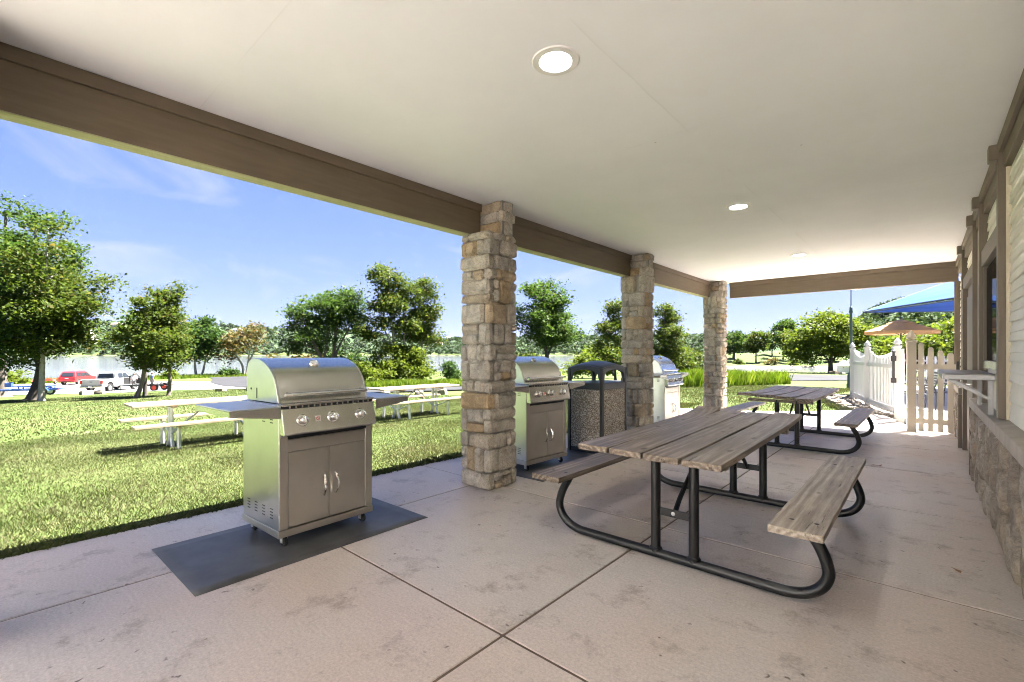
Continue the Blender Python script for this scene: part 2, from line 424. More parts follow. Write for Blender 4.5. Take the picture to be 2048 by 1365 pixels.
MAT['pine'] = wood('new_pine_plank', [(0.15, (0.204, 0.153, 0.102)), (0.5, (0.2805, 0.2295, 0.1658)), (0.85, (0.34, 0.2932, 0.2253))], 8, (0.55, 0.75), 0.25, 0.3)

def aggregate(name):
    m, nd, lk, b = new_mat(name)
    v = coords(nd, lk, (1, 1, 1), 0.0)
    vo = nd.new('ShaderNodeTexVoronoi'); vo.inputs['Scale'].default_value = 95.0
    lk.new(v, vo.inputs['Vector'])
    sp = nd.new('ShaderNodeSeparateColor'); lk.new(vo.outputs['Color'], sp.inputs[0])
    r = ramp(nd, [(0.0, (0.14, 0.115, 0.09)), (0.25, (0.33, 0.24, 0.15)), (0.45, (0.45, 0.40, 0.33)), (0.6, (0.22, 0.20, 0.185)), (0.8, (0.64, 0.59, 0.51)), (1.0, (0.78, 0.75, 0.69))])
    lk.new(sp.outputs[0], r.inputs['Fac'])
    rd = ramp(nd, [(0.25, (1.1, 1.1, 1.1)), (0.7, (0.6, 0.57, 0.53))])
    lk.new(vo.outputs['Distance'], rd.inputs['Fac'])
    lk.new(mixc(nd, lk, 1.0, r.outputs['Color'], rd.outputs['Color'], 'MULTIPLY'), b.inputs['Base Color'])
    b.inputs['Roughness'].default_value = 0.7
    inv = nd.new('ShaderNodeMath'); inv.operation = 'SUBTRACT'; inv.inputs[0].default_value = 1.0
    lk.new(vo.outputs['Distance'], inv.inputs[1])
    bump(nd, lk, b, inv.outputs[0], 0.8, 0.006)
    return m
MAT['aggregate'] = aggregate('exposed_aggregate')

def leafy(name, cols, trans=0.35, rough=0.5, warm=(1.35, 1.35, 0.7), dry=None):
    m, nd, lk, b = new_mat(name)
    g = nd.new('ShaderNodeNewGeometry')
    r = ramp(nd, cols)
    lk.new(g.outputs['Random Per Island'], r.inputs['Fac'])
    tc = nd.new('ShaderNodeTexCoord')
    n = noise(nd, lk, tc.outputs['Object'], 0.55, 2.0)
    rn = ramp(nd, [(0.3, (0.80, 0.84, 0.80)), (0.7, (1.20, 1.15, 1.1))])
    lk.new(n.outputs['Fac'], rn.inputs['Fac'])
    c = mixc(nd, lk, 1.0, r.outputs['Color'], rn.outputs['Color'], 'MULTIPLY')
    if dry:
        nq = noise(nd, lk, tc.outputs['Object'], 0.75, 6.0, 0.65)
        rq = ramp(nd, [(0.50, (0, 0, 0)), (0.66, (0.7, 0.7, 0.7))]); lk.new(nq.outputs['Fac'], rq.inputs['Fac'])
        c = mixc(nd, lk, rq.outputs['Color'], c, dry)
    lk.new(c, b.inputs['Base Color'])
    b.inputs['Roughness'].default_value = rough
    b.inputs['Specular IOR Level'].default_value = 0.06
    tr = nd.new('ShaderNodeBsdfTranslucent')
    tcol = mixc(nd, lk, 1.0, c, warm, 'MULTIPLY')
    lk.new(tcol, tr.inputs['Color'])
    mx = nd.new('ShaderNodeMixShader'); mx.inputs[0].default_value = trans
    lk.new(b.outputs[0], mx.inputs[1]); lk.new(tr.outputs[0], mx.inputs[2])
    out = nd.get('Material Output')
    lk.new(mx.outputs[0], out.inputs['Surface'])
    return m
MAT['leaf_a'] = leafy('leaf_mid_green', [(0, (0.0194, 0.04042, 0.009701)), (0.5, (0.03395, 0.06467, 0.01455)), (0.92, (0.05335, 0.08731, 0.02183)), (1, (0.07276, 0.0768, 0.02425))], 0.45)
MAT['leaf_b'] = leafy('leaf_olive', [(0, (0.02749, 0.04365, 0.008892)), (0.5, (0.04446, 0.06791, 0.01293)), (0.88, (0.06629, 0.08569, 0.01778)), (1, (0.09297, 0.07276, 0.02587))], 0.45)
MAT['leaf_c'] = leafy('leaf_dark_green', [(0, (0.018, 0.0396, 0.0126)), (0.6, (0.0342, 0.0666, 0.0189)), (1, (0.0558, 0.09, 0.027))])
MAT['leaf_d'] = leafy('leaf_yellow_green', [(0, (0.042, 0.06552, 0.0084)), (0.5, (0.0672, 0.09408, 0.0126)), (1, (0.09408, 0.1159, 0.02016))], 0.45)
MAT['leaf_e'] = leafy('leaf_russet', [(0, (0.051, 0.0595, 0.0187)), (0.5, (0.08075, 0.068, 0.0255)), (1, (0.1105, 0.06375, 0.02975))])
MAT['leaf_far'] = leafy('far_foliage', [(0, (0.0238, 0.0425, 0.0204)), (0.5, (0.0357, 0.0595, 0.0272)), (1, (0.0527, 0.0765, 0.0357))], 0.15, 0.8)
MAT['grass'] = leafy('lawn_blade', [(0, (0.02695, 0.04313, 0.01002)), (0.42, (0.04083, 0.0562, 0.01618)), (0.76, (0.06548, 0.07009, 0.03158)), (1, (0.1232, 0.1097, 0.07318))], 0.3, 0.6, dry=(0.088, 0.082, 0.046))
MAT['tallgrass'] = leafy('tall_grass_blade', [(0, (0.0595, 0.1062, 0.0102)), (0.6, (0.0935, 0.1445, 0.0153)), (1, (0.153, 0.1785, 0.0425))], 0.4, 0.5)
MAT['bark'] = noise_mat('bark_brown', [(0.25, (0.060, 0.046, 0.036)), (0.75, (0.15, 0.12, 0.095))], 6, 7, 0.9, 0.8, 16, 0.03, stretch=(3, 3, 0.7), rand=9)
MAT['bark_pale'] = noise_mat('bark_pale', [(0.25, (0.17, 0.145, 0.12)), (0.75, (0.36, 0.325, 0.285))], 5, 7, 0.9, 0.6, 14, 0.02, stretch=(2, 2, 1), rand=9)
MAT['bark_dark'] = noise_mat('bark_dark', [(0.25, (0.028, 0.023, 0.020)), (0.75, (0.072, 0.058, 0.048))], 6, 7, 0.9, 0.8, 16, 0.03, stretch=(3, 3, 0.7), rand=9)
MAT['asphalt'] = noise_mat('asphalt', [(0.3, (0.0204, 0.0204, 0.0221)), (0.7, (0.0323, 0.0323, 0.034))], 0.35, 7, 0.9, 0.2, 30, 0.01, rand=0, spec=0.15)
MAT['gravel'] = noise_mat('pale_gravel', [(0.3, (0.108, 0.1008, 0.09216)), (0.7, (0.1584, 0.1476, 0.1368))], 0.5, 8, 0.95, 0.4, 12, 0.03, rand=0)
MAT['mulch'] = noise_mat('bed_soil', [(0.3, (0.13, 0.10, 0.075)), (0.7, (0.24, 0.20, 0.16))], 9, 6, 0.95, 0.5, 30, 0.02, rand=0)

# --- terrain: lawn, shore gravel by the water, wooded hills
def terrain_mat():
    m, nd, lk, b = new_mat('ground_cover')
    tc = nd.new('ShaderNodeTexCoord')
    v = tc.outputs['Object']
    a = noise(nd, lk, v, 0.22, 6.0, 0.6, 0.4)
    r1 = ramp(nd, [(0.28, (0.036, 0.058, 0.013)), (0.5, (0.052, 0.075, 0.018)), (0.72, (0.078, 0.088, 0.033))])
    lk.new(a.outputs['Fac'], r1.inputs['Fac'])
    f = noise(nd, lk, v, 26.0, 5.0, 0.7)
    rf = ramp(nd, [(0.25, (0.6, 0.62, 0.6)), (0.75, (1.3, 1.25, 1.2))])
    lk.new(f.outputs['Fac'], rf.inputs['Fac'])
    c = mixc(nd, lk, 1.0, r1.outputs['Color'], rf.outputs['Color'], 'MULTIPLY')
    d = noise(nd, lk, v, 0.42, 5.0, 0.6)
    rd = ramp(nd, [(0.60, (0, 0, 0)), (0.74, (0.6, 0.6, 0.6))])
    lk.new(d.outputs['Fac'], rd.inputs['Fac'])
    c = mixc(nd, lk, rd.outputs['Color'], c, (0.14, 0.125, 0.072))
    # shore gravel in the band just above the water
    sp = nd.new('ShaderNodeSeparateXYZ'); lk.new(v, sp.inputs[0])
    nz = nd.new('ShaderNodeMath'); nz.operation = 'MULTIPLY_ADD'; nz.inputs[1].default_value = 0.9
    lk.new(d.outputs['Fac'], nz.inputs[0]); lk.new(sp.outputs['Z'], nz.inputs[2])
    rz = nd.new('ShaderNodeMapRange'); rz.inputs['From Min'].default_value = -3.30; rz.inputs['From Max'].default_value = -3.15
    rz.inputs['To Min'].default_value = 1.0; rz.inputs['To Max'].default_value = 0.0
    lk.new(nz.outputs[0], rz.inputs['Value'])
    c = mixc(nd, lk, rz.outputs[0], c, (0.15, 0.13, 0.11))
    # woodland floor on high ground
    rh = nd.new('ShaderNodeMapRange'); rh.inputs['From Min'].default_value = 4.0; rh.inputs['From Max'].default_value = 10.0
    lk.new(sp.outputs['Z'], rh.inputs['Value'])
    c = mixc(nd, lk, rh.outputs[0], c, (0.034, 0.055, 0.024))
    lk.new(c, b.inputs['Base Color'])
    b.inputs['Roughness'].default_value = 0.95
    b.inputs['Specular IOR Level'].default_value = 0.15
    bump(nd, lk, b, f.outputs['Fac'], 0.6, 0.05)
    return m
MAT['terrain'] = terrain_mat()

def water_mat():
    m, nd, lk, b = new_mat('lake_water')
    v = coords(nd, lk, (0.35, 0.35, 1), 0.0)
    n1 = noise(nd, lk, v, 1.0, 7.0, 0.62, 0.3)
    v2 = coords(nd, lk, (1, 1, 1), 0.0)
    n2 = noise(nd, lk, v2, 0.012, 4.0, 0.6)
    r = ramp(nd, [(0.35, (0.085, 0.09, 0.095)), (0.65, (0.13, 0.135, 0.14))])
    lk.new(n2.outputs['Fac'], r.inputs['Fac'])
    lk.new(r.outputs['Color'], b.inputs['Base Color'])
    b.inputs['Roughness'].default_value = 0.06
    b.inputs['IOR'].default_value = 1.33
    bump(nd, lk, b, n1.outputs['Fac'], 0.5, 0.3)
    return m
MAT['water'] = water_mat()

def glow(name, col, strength):
    m, nd, lk, b = new_mat(name)
    b.inputs['Base Color'].default_value = (0.9, 0.9, 0.88, 1)
    b.inputs['Emission Color'].default_value = (*col, 1)
    b.inputs['Emission Strength'].default_value = strength
    return m
MAT['lamp_lens'] = glow('lit_lamp_lens', (1.0, 0.97, 0.94), 20.0)

def glass(name, tint=(0.02, 0.025, 0.03)):
    m, nd, lk, b = new_mat(name)
    b.inputs['Base Color'].default_value = (*tint, 1)
    b.inputs['Roughness'].default_value = 0.04
    b.inputs['Specular IOR Level'].default_value = 0.7
    return m
MAT['dark_glass'] = glass('dark_glass')
MAT['dark_pane'] = glass('open_dark_window', (0.006, 0.007, 0.008))
MAT['dark_pane'].node_tree.nodes['Principled BSDF'].inputs['IOR'].default_value = 1.04
MAT['dark_pane'].node_tree.nodes['Principled BSDF'].inputs['Specular IOR Level'].default_value = 0.1

def paint(name, col, rough=0.3, coat=0.6):
    m = noise_mat(name, [(0.3, tuple(x * 0.94 for x in col)), (0.7, col)], 3, 3, rough, 0.0, coat=coat)
    return m
MAT['car_white'] = paint('white_car_paint', (0.42, 0.42, 0.415))
MAT['car_red'] = paint('red_car_paint', (0.42, 0.018, 0.022))
MAT['trailer_red'] = paint('red_trailer_paint', (0.55, 0.045, 0.02), 0.5, 0.1)
MAT['trailer_blue'] = paint('blue_trailer_paint', (0.03, 0.075, 0.27), 0.45, 0.2)
MAT['tyre'] = noise_mat('tyre_rubber', [(0.3, (0.012, 0.012, 0.012)), (0.7, (0.025, 0.024, 0.023))], 9, 4, 0.85, 0.2)
MAT['white_paint'] = paint('white_paint', (0.74, 0.73, 0.71), 0.5, 0)
MAT['lens_red'] = paint('red_lens', (0.5, 0.02, 0.015), 0.2, 0.5)
MAT['skin'] = noise_mat('skin', [(0.3, (0.40, 0.24, 0.17)), (0.7, (0.50, 0.31, 0.23))], 8, 3, 0.55, 0)
MAT['shirt_white'] = noise_mat('white_shirt', [(0.3, (0.62, 0.60, 0.58)), (0.7, (0.72, 0.70, 0.68))], 8, 3, 0.9, 0)
MAT['shirt_blue'] = noise_mat('blue_shirt', [(0.3, (0.055, 0.075, 0.20)), (0.7, (0.085, 0.11, 0.27))], 8, 3, 0.9, 0)
MAT['cloth_grey'] = noise_mat('grey_trousers', [(0.3, (0.12, 0.115, 0.115)), (0.7, (0.19, 0.185, 0.18))], 8, 3, 0.9, 0)
MAT['hair'] = noise_mat('hair_brown', [(0.3, (0.05, 0.03, 0.02)), (0.7, (0.10, 0.065, 0.04))], 20, 3, 0.7, 0)
MAT['canvas_tan'] = leafy('tan_canvas', [(0, (0.50, 0.30, 0.18)), (1, (0.54, 0.33, 0.20))], 0.4, 0.8, (1, 1, 1))
MAT['canvas_blue'] = leafy('blue_shade_cloth', [(0, (0.036, 0.092, 0.31)), (1, (0.042, 0.104, 0.34))], 0.42, 0.7, (1, 1, 1))
MAT['hem_navy'] = noise_mat('navy_webbing', [(0.3, (0.02, 0.035, 0.075)), (0.7, (0.03, 0.05, 0.10))], 8, 3, 0.8, 0)
MAT['lamp_green'] = noise_mat('dark_green_post_paint', [(0.3, (0.045, 0.065, 0.065)), (0.7, (0.065, 0.09, 0.09))], 4, 4, 0.45, 0.05)
MAT['roof_brown'] = noise_mat('shingle_roof', [(0.3, (0.20, 0.15, 0.11)), (0.7, (0.30, 0.23, 0.17))], 0.8, 6, 0.9, 0.2)
MAT['roof_grey'] = noise_mat('grey_roof', [(0.3, (0.30, 0.30, 0.31)), (0.7, (0.40, 0.40, 0.41))], 0.8, 6, 0.9, 0.2)
MAT['house_wall'] = noise_mat('pale_house_wall', [(0.3, (0.348, 0.324, 0.288)), (0.7, (0.408, 0.384, 0.348))], 0.5, 4, 0.8, 0.1)

# ------------------------------------------------------------------ geometry helpers
class MB:
    """collects shapes; build() links them as ONE mesh object"""
    def __init__(self):
        self.v = []; self.f = []
    def add(self, vs, fs):
        n = len(self.v)
        self.v += [tuple(p) for p in vs]
        self.f += [tuple(i + n for i in q) for q in fs]
        return self
    def box(self, x0, x1, y0, y1, z0, z1):
        return self.add([(x0, y0, z0), (x1, y0, z0), (x1, y1, z0), (x0, y1, z0), (x0, y0, z1), (x1, y0, z1), (x1, y1, z1), (x0, y1, z1)],
                        [(0, 3, 2, 1), (4, 5, 6, 7), (0, 1, 5, 4), (1, 2, 6, 5), (2, 3, 7, 6), (3, 0, 4, 7)])
    def bar(self, p0, p1, w, h, up=(0, 0, 1)):
        p0, p1 = Vector(p0), Vector(p1)
        d = (p1 - p0).normalized(); u = Vector(up)
        s = d.cross(u)
        if s.length < 1e-4:
            s = d.cross(Vector((1, 0, 0)))
        s.normalize(); t = s.cross(d).normalized()
        vs = []
        for p in (p0, p1):
            for a, b in ((-1, -1), (1, -1), (1, 1), (-1, 1)):
                vs.append(p + s * (a * w / 2) + t * (b * h / 2))
        return self.add(vs, [(0, 3, 2, 1), (4, 5, 6, 7), (0, 1, 5, 4), (1, 2, 6, 5), (2, 3, 7, 6), (3, 0, 4, 7)])
    def tube(self, path, r, n=10, caps=True):
        path = [Vector(p) for p in path]
        rs = r if isinstance(r, (list, tuple)) else [r] * len(path)
        d0 = (path[1] - path[0]).normalized()
        u = d0.cross(Vector((0, 0, 1)))
        if u.length < 1e-3:
            u = d0.cross(Vector((1, 0, 0)))
        u.normalize()
        vs = []; fs = []
        for i, p in enumerate(path):
            if i == 0: d = path[1] - path[0]
            elif i == len(path) - 1: d = path[-1] - path[-2]
            else: d = path[i + 1] - path[i - 1]
            d.normalize()
            u = (u - d * u.dot(d))
            if u.length < 1e-4: u = d.orthogonal()
            u.normalize(); w = d.cross(u)
            for k in range(n):
                a = 2 * PI * k / n
                vs.append(p + (u * math.cos(a) + w * math.sin(a)) * rs[i])
        for i in range(len(path) - 1):
            for k in range(n):
                k2 = (k + 1) % n
                fs.append((i * n + k, i * n + k2, (i + 1) * n + k2, (i + 1) * n + k))
        if caps:
            fs.append(tuple(range(n - 1, -1, -1)))
            fs.append(tuple((len(path) - 1) * n + k for k in range(n)))
        return self.add(vs, fs)
    def lathe(self, prof, c=(0, 0, 0), n=24, axis='z', caps=True):
        vs = []; fs = []
        c = Vector(c)
        for rr, h in prof:
            for k in range(n):
                a = 2 * PI * k / n
                x, y = rr * math.cos(a), rr * math.sin(a)
                if axis == 'z': q = Vector((x, y, h))
                elif axis == 'x': q = Vector((h, x, y))
                else: q = Vector((y, h, x))
                vs.append(c + q)
        for i in range(len(prof) - 1):
            for k in range(n):
                k2 = (k + 1) % n
                fs.append((i * n + k, i * n + k2, (i + 1) * n + k2, (i + 1) * n + k))
        if caps:
            fs.append(tuple(range(n - 1, -1, -1)))
            fs.append(tuple((len(prof) - 1) * n + k for k in range(n)))
        return self.add(vs, fs)
    def prism(self, poly, a0, a1, plane='xz'):
        """polygon extruded along the third axis from a0 to a1"""
        n = len(poly); vs = []
        for a in (a0, a1):
            for p, q in poly:
                vs.append({'xz': (p, a, q), 'yz': (a, p, q), 'xy': (p, q, a)}[plane])
        fs = [tuple(range(n)), tuple(range(2 * n - 1, n - 1, -1))]
        for i in range(n):
            j = (i + 1) % n
            fs.append((i, i + n, j + n, j))
        return self.add(vs, fs)
    def mesh(self, name, mat, smooth=False, angle=35):
        me = bpy.data.meshes.new(name)
        me.from_pydata(self.v, [], self.f)
        if mat is not None:
            me.materials.append(MAT[mat] if isinstance(mat, str) else mat)
        bm = bmesh.new(); bm.from_mesh(me)
        bmesh.ops.recalc_face_normals(bm, faces=bm.faces)
        bm.to_mesh(me); bm.free()
        if smooth:
            me.polygons.foreach_set('use_smooth', [True] * len(me.polygons))
            me.set_sharp_from_angle(angle=R(angle))
        me.update()
        return me
    def build(self, name, mat, parent=None, smooth=False, bevel=0.0, seg=2, loc=None, rot=None, angle=35):
        o = bpy.data.objects.new(name, self.mesh(name, mat, smooth, angle))
        COL.objects.link(o)
        if parent is not None: o.parent = parent
        if loc: o.location = loc
        if rot: o.rotation_euler = rot
        if bevel:
            b = o.modifiers.new('bevel', 'BEVEL'); b.width = bevel; b.segments = seg; b.limit_method = 'ANGLE'; b.angle_limit = R(40)
            b.harden_normals = False
        return o

def inst(me, name, parent, loc=(0, 0, 0), rot=(0, 0, 0), scale=(1, 1, 1)):
    o = bpy.data.objects.new(name, me); COL.objects.link(o)
    o.parent = parent; o.location = loc; o.rotation_euler = rot; o.scale = scale
    return o

def tag(o, label=None, cat=None, group=None, kind=None):
    if label: o['label'] = label
    if cat: o['category'] = cat
    if group: o['group'] = group
    if kind: o['kind'] = kind
    return o

def thing(name, label, cat, loc=(0, 0, 0), rz=0.0, group=None):
    o = bpy.data.objects.new(name, None); COL.objects.link(o)
    o.empty_display_size = 0.1
    o.location = loc; o.rotation_euler = (0, 0, rz)
    return tag(o, label, cat, group)

def copy_tree(o, parent=None):
    kids = list(o.children)
    c = o.copy(); COL.objects.link(c); c.parent = parent
    for ch in kids:
        copy_tree(ch, c)
    return c

def arc(cx, cz, r, a0, a1, n, y=0.0):
    return [(cx + r * math.cos(R(a0 + (a1 - a0) * i / n)), y, cz + r * math.sin(R(a0 + (a1 - a0) * i / n))) for i in range(n + 1)]

def sm(a, b, x):
    t = np.clip((x - a) / (b - a), 0, 1)
    return t * t * (3 - 2 * t)

def quads_object(name, verts, mat, parent=None, nper=4):
    """a mesh of many separate small faces (leaves, blades) from an (n*nper,3) array"""
    n = len(verts) // nper
    me = bpy.data.meshes.new(name)
    me.vertices.add(n * nper); me.vertices.foreach_set('co', verts.astype(np.float32).ravel())
    me.loops.add(n * nper); me.loops.foreach_set('vertex_index', np.arange(n * nper, dtype=np.int32))
    me.polygons.add(n)
    me.polygons.foreach_set('loop_start', np.arange(0, n * nper, nper, dtype=np.int32))
    me.materials.append(MAT[mat])
    me.update(calc_edges=True)
    o = bpy.data.objects.new(name, me); COL.objects.link(o)
    if parent is not None: o.parent = parent
    return o

# ------------------------------------------------------------------ terrain shape
LAKE_Z = -4.0
_ft = np.array([(-1, 0), (0, 0), (57, 2.4), (108, 3.2), (118, 4.2), (130, 6), (5000, 9)], float)
CY, SY = math.cos(math.atan2(822.0, 926.4)), math.sin(math.atan2(822.0, 926.4))
def terr(x, y):
    x = np.asarray(x, float); y = np.asarray(y, float)
    t = np.hypot(np.maximum(0, -4.72 - x), np.maximum(0, y - 14) * 0.85)
    w = sm(-3.6, -1.6, x) * (1 - sm(29, 45, y))
    t = t * (1 - w)
    z = -np.interp(t, _ft[:, 0], _ft[:, 1])
    # far shores and hills, as a function of bearing and distance
    d = np.maximum(-SY * x + CY * y, 1e-3); r = CY * x + SY * y
    a = np.degrees(np.arctan2(r, -SY * x + CY * y))
    rad = np.hypot(x, y)
    wob = 6 * np.sin(a * 1.7) + 4 * np.sin(a * 4.1 + 1)
    ridge = np.interp(a, [-180, -60, -46, -40, -30, -20, -8, 5, 20, 30, 60, 180], [70, 80, 92, 104, 92, 84, 46, 60, 62, 50, 60, 70])
    rr = rad + wob * 4
    bump_ = 7 * np.sin(x * 0.011 + 1.3) * np.sin(y * 0.009) + 4 * np.sin(x * 0.023) * np.cos(y * 0.027)
    s0 = np.interp(a, [-180, -50, -30, 0, 20, 180], [1600, 1650, 1520, 1300, 1320, 1400])
    hill = -9 + sm(s0 - 40, s0 + 10, rr) * 7.5 + sm(s0, s0 + 520, rr) * (ridge + bump_) 
    z = np.where(rad > 700, np.maximum(z, hill), z)
    # the wooded bank across the inlet, on the right
    wa = sm(21.5, 24.5, a) * (1 - sm(120, 140, a))
    sh = 216 + wob * 1.1 + (a - 30) * 1.2
    bank = -9 + wa * (sm(sh - 12, sh + 6, rad) * 5.6 + sm(sh + 5, sh + 110, rad) * 5.0)
    bank = bank + wa * sm(33, 40, a) * (sm(290, 520, rad) * (42 + bump_ * 0.9))
    z = np.where((rad > 180) & (a > 15), np.maximum(z, bank), z)
    return z
def gz(x, y):
    return float(terr(x, y))

# ------------------------------------------------------------------ ground, lake, roads
def build_ground():
    na = 260
    rads = np.concatenate([np.linspace(0, 40, 41), np.geomspace(41.5, 240, 90), np.geomspace(244, 700, 70), np.geomspace(720, 1240, 10), np.geomspace(1250, 2600, 90), np.array([3000])])
    # finer bearings inside the view, coarser behind
    view = math.degrees(math.atan2(CY, -SY))
    angs = np.concatenate([np.linspace(view - 62, view + 62, 300), np.linspace(view + 62, view + 298, 90)[1:-1]])
    na = len(angs)
    X = np.outer(rads, np.cos(np.radians(angs))); Y = np.outer(rads, np.sin(np.radians(angs)))
    Z = terr(X, Y) - 0.03
    inside = (X > -4.7) & (X < 12) & (Y > -8) & (Y < 30)
    Z = np.where(inside, np.minimum(Z, -0.16), Z)
    rim = (X > -4.9) & (X <= -4.6) & (Y < 12)
    co = np.stack([X, Y, Z], -1).reshape(-1, 3)
    nr = len(rads)
    i, j = np.meshgrid(np.arange(nr - 1), np.arange(na), indexing='ij')
    j2 = (j + 1) % na
    q = np.stack([i * na + j, i * na + j2, (i + 1) * na + j2, (i + 1) * na + j], -1).reshape(-1, 4)
    q = q[::, ::-1]
    me = bpy.data.meshes.new('ground')
    me.from_pydata(co.tolist(), [], q.tolist())
    me.materials.append(MAT['terrain'])
    bm = bmesh.new(); bm.from_mesh(me)
    bmesh.ops.remove_doubles(bm, verts=bm.verts, dist=1e-4)
    bmesh.ops.recalc_face_normals(bm, faces=bm.faces)
    if sum(f.normal.z for f in bm.faces) < 0:
        bmesh.ops.reverse_faces(bm, faces=bm.faces)
    bm.to_mesh(me); bm.free()
    me.polygons.foreach_set('use_smooth', [True] * len(me.polygons))
    o = bpy.data.objects.new('ground', me); COL.objects.link(o)
    tag(o, 'sloping lawn running down to the lake and the far hills', None, None, 'structure')
build_ground()

w = MB(); n = 96
w.v = [(0, 0, LAKE_Z)] + [(2990 * math.cos(2 * PI * k / n), 2990 * math.sin(2 * PI * k / n), LAKE_Z) for k in range(n)]
w.f = [(0, 1 + k, 1 + (k + 1) % n) for k in range(n)]
tag(w.build('lake', 'water'), 'calm grey blue lake beyond the parking area', None, None, 'structure')

def smooth_path(pts, sub=10):
    out = []
    P = [np.array(p, float) for p in pts]
    for i in range(len(P) - 1):
        p0 = P[max(0, i - 1)]; p1 = P[i]; p2 = P[i + 1]; p3 = P[min(len(P) - 1, i + 2)]
        for k in range(sub):
            t = k / sub
            out.append(0.5 * ((2 * p1) + (-p0 + p2) * t + (2 * p0 - 5 * p1 + 4 * p2 - p3) * t * t + (-p0 + 3 * p1 - 3 * p2 + p3) * t ** 3))
    out.append(P[-1])
    return out

def ribbon(name, pts, width, mat, lift, label, nx=8):
    path = smooth_path(pts, 14)
    m = MB(); nrow = nx + 1
    for i, p in enumerate(path):
        d = path[min(i + 1, len(path) - 1)] - path[max(i - 1, 0)]
        d = d[:2] / (np.linalg.norm(d[:2]) + 1e-9)
        s = np.array((-d[1], d[0]))
        wd = p[2] if len(p) > 2 else width
        for k in range(nrow):
            q = p[:2] + s * wd * (k / nx - 0.5)
            m.v.append((q[0], q[1], gz(q[0], q[1]) + lift))
    for i in range(len(path) - 1):
        for k in range(nx):
            a = i * nrow + k
            m.f.append((a, a + 1, a + nrow + 1, a + nrow))
    return tag(m.build(name, mat, smooth=True), label, None, None, 'structure')

def sheet(name, poly, mat, lift, label, step=2.0):
    """terrain-following sheet filling a polygon"""
    bm = bmesh.new()
    pts = []
    n = len(poly)
    for i in range(n):
        a, b = np.array(poly[i]), np.array(poly[(i + 1) % n])
        k = max(1, int(np.linalg.norm(b - a) / step))
        for t in range(k):
            pts.append(a + (b - a) * t / k)
    vs = [bm.verts.new((p[0], p[1], 0)) for p in pts]
    es = [bm.edges.new((vs[i], vs[(i + 1) % len(vs)])) for i in range(len(vs))]
    bmesh.ops.triangle_fill(bm, use_beauty=True, use_dissolve=False, edges=es)
    for _ in range(3):
        long_e = [e for e in bm.edges if e.calc_length() > step * 1.6]
        if not long_e: break
        bmesh.ops.subdivide_edges(bm, edges=long_e, cuts=1, use_grid_fill=False)
        bmesh.ops.triangulate(bm, faces=bm.faces)
    for v in bm.verts:
        v.co.z = gz(v.co.x, v.co.y) + lift
    bmesh.ops.recalc_face_normals(bm, faces=bm.faces)
    if sum(f.normal.z for f in bm.faces) < 0:
        bmesh.ops.reverse_faces(bm, faces=bm.faces)
    me = bpy.data.meshes.new(name); bm.to_mesh(me); bm.free()
    me.materials.append(MAT[mat])
    me.polygons.foreach_set('use_smooth', [True] * len(me.polygons))
    o = bpy.data.objects.new(name, me); COL.objects.link(o)
    return tag(o, label, None, None, 'structure')

sheet('parking_area', [(-67, -14), (-64, -4), (-63, 1), (-58, 5), (-53, 8), (-51.5, 12), (-45, 14.6), (-36, 15.6), (-36, 19), (-48, 20.5), (-62, 22), (-80, 21), (-92, 14), (-96, 5), (-98, -14)],
      'gravel', 0.012, 'pale gravel parking area along the shore', 2.5)
ribbon('road', [(-125, 36, 7), (-90, 28.5, 7), (-72, 23.5, 7), (-55, 20.5, 6.5), (-40, 17.6, 5.6), (-29, 16.2, 4.8), (-23, 16.8, 5), (-20, 22, 6), (-19.5, 30, 6), (-18.5, 40, 6.5), (-16.5, 52, 8), (-15.5, 70, 12), (-15, 88, 20), (-8, 99, 22), (5, 101, 16), (40, 98, 12)],
       6.5, 'asphalt', 0.045, 'grey asphalt road curving along the lake bank')

# ------------------------------------------------------------------ patio
patio_root = thing('patio', 'pinkish grey concrete patio slab with tooled joints', None, (0, 0, 0))
tag(patio_root, None, None, None, 'structure')
if 'category' in patio_root: del patio_root['category']
bed = MB()
bed.box(-4.70, 0.75, -12.9, 11.55, -0.13, -0.005)
bed.build('joint_bed', 'joint', patio_root)
xs = [(-4.72, -3.61), (-3.61, -1.565), (-1.565, 0.62)]
ys = [-12.93, -11.1, -9.28, -7.45, -5.62, -3.79, -1.96, -0.13, 1.695, 3.605, 5.425, 7.28, 9.09, 10.92]
for a, b in xs:
    for c, d in zip(ys, ys[1:]):
        m = MB(); g = 0.0075
        m.box(a + g, b - g, c + g, d - g, -0.11, 0.0)
        m.build('slab', 'concrete', patio_root, bevel=0.004, seg=1)
# the curved end of the patio towards the lawn and the gate
m = MB()
m.prism([(-4.72, 10.926), (-1.571, 10.926), (-1.571, 13.85), (-2.3, 13.05), (-3.15, 12.35), (-3.9, 11.95), (-4.72, 11.75)], -0.11, 0.0, 'xy')
m.build('slab', 'concrete', patio_root, bevel=0.009)
m = MB()
m.prism([(-1.559, 10.926), (0.62, 10.926), (0.62, 11.35), (-0.1, 11.35), (-0.35, 12.4), (-0.55, 13.2), (-0.9, 14.1), (-1.2, 14.2), (-1.559, 13.87)], -0.11, 0.0, 'xy')
m.build('slab', 'concrete', patio_root, bevel=0.009)
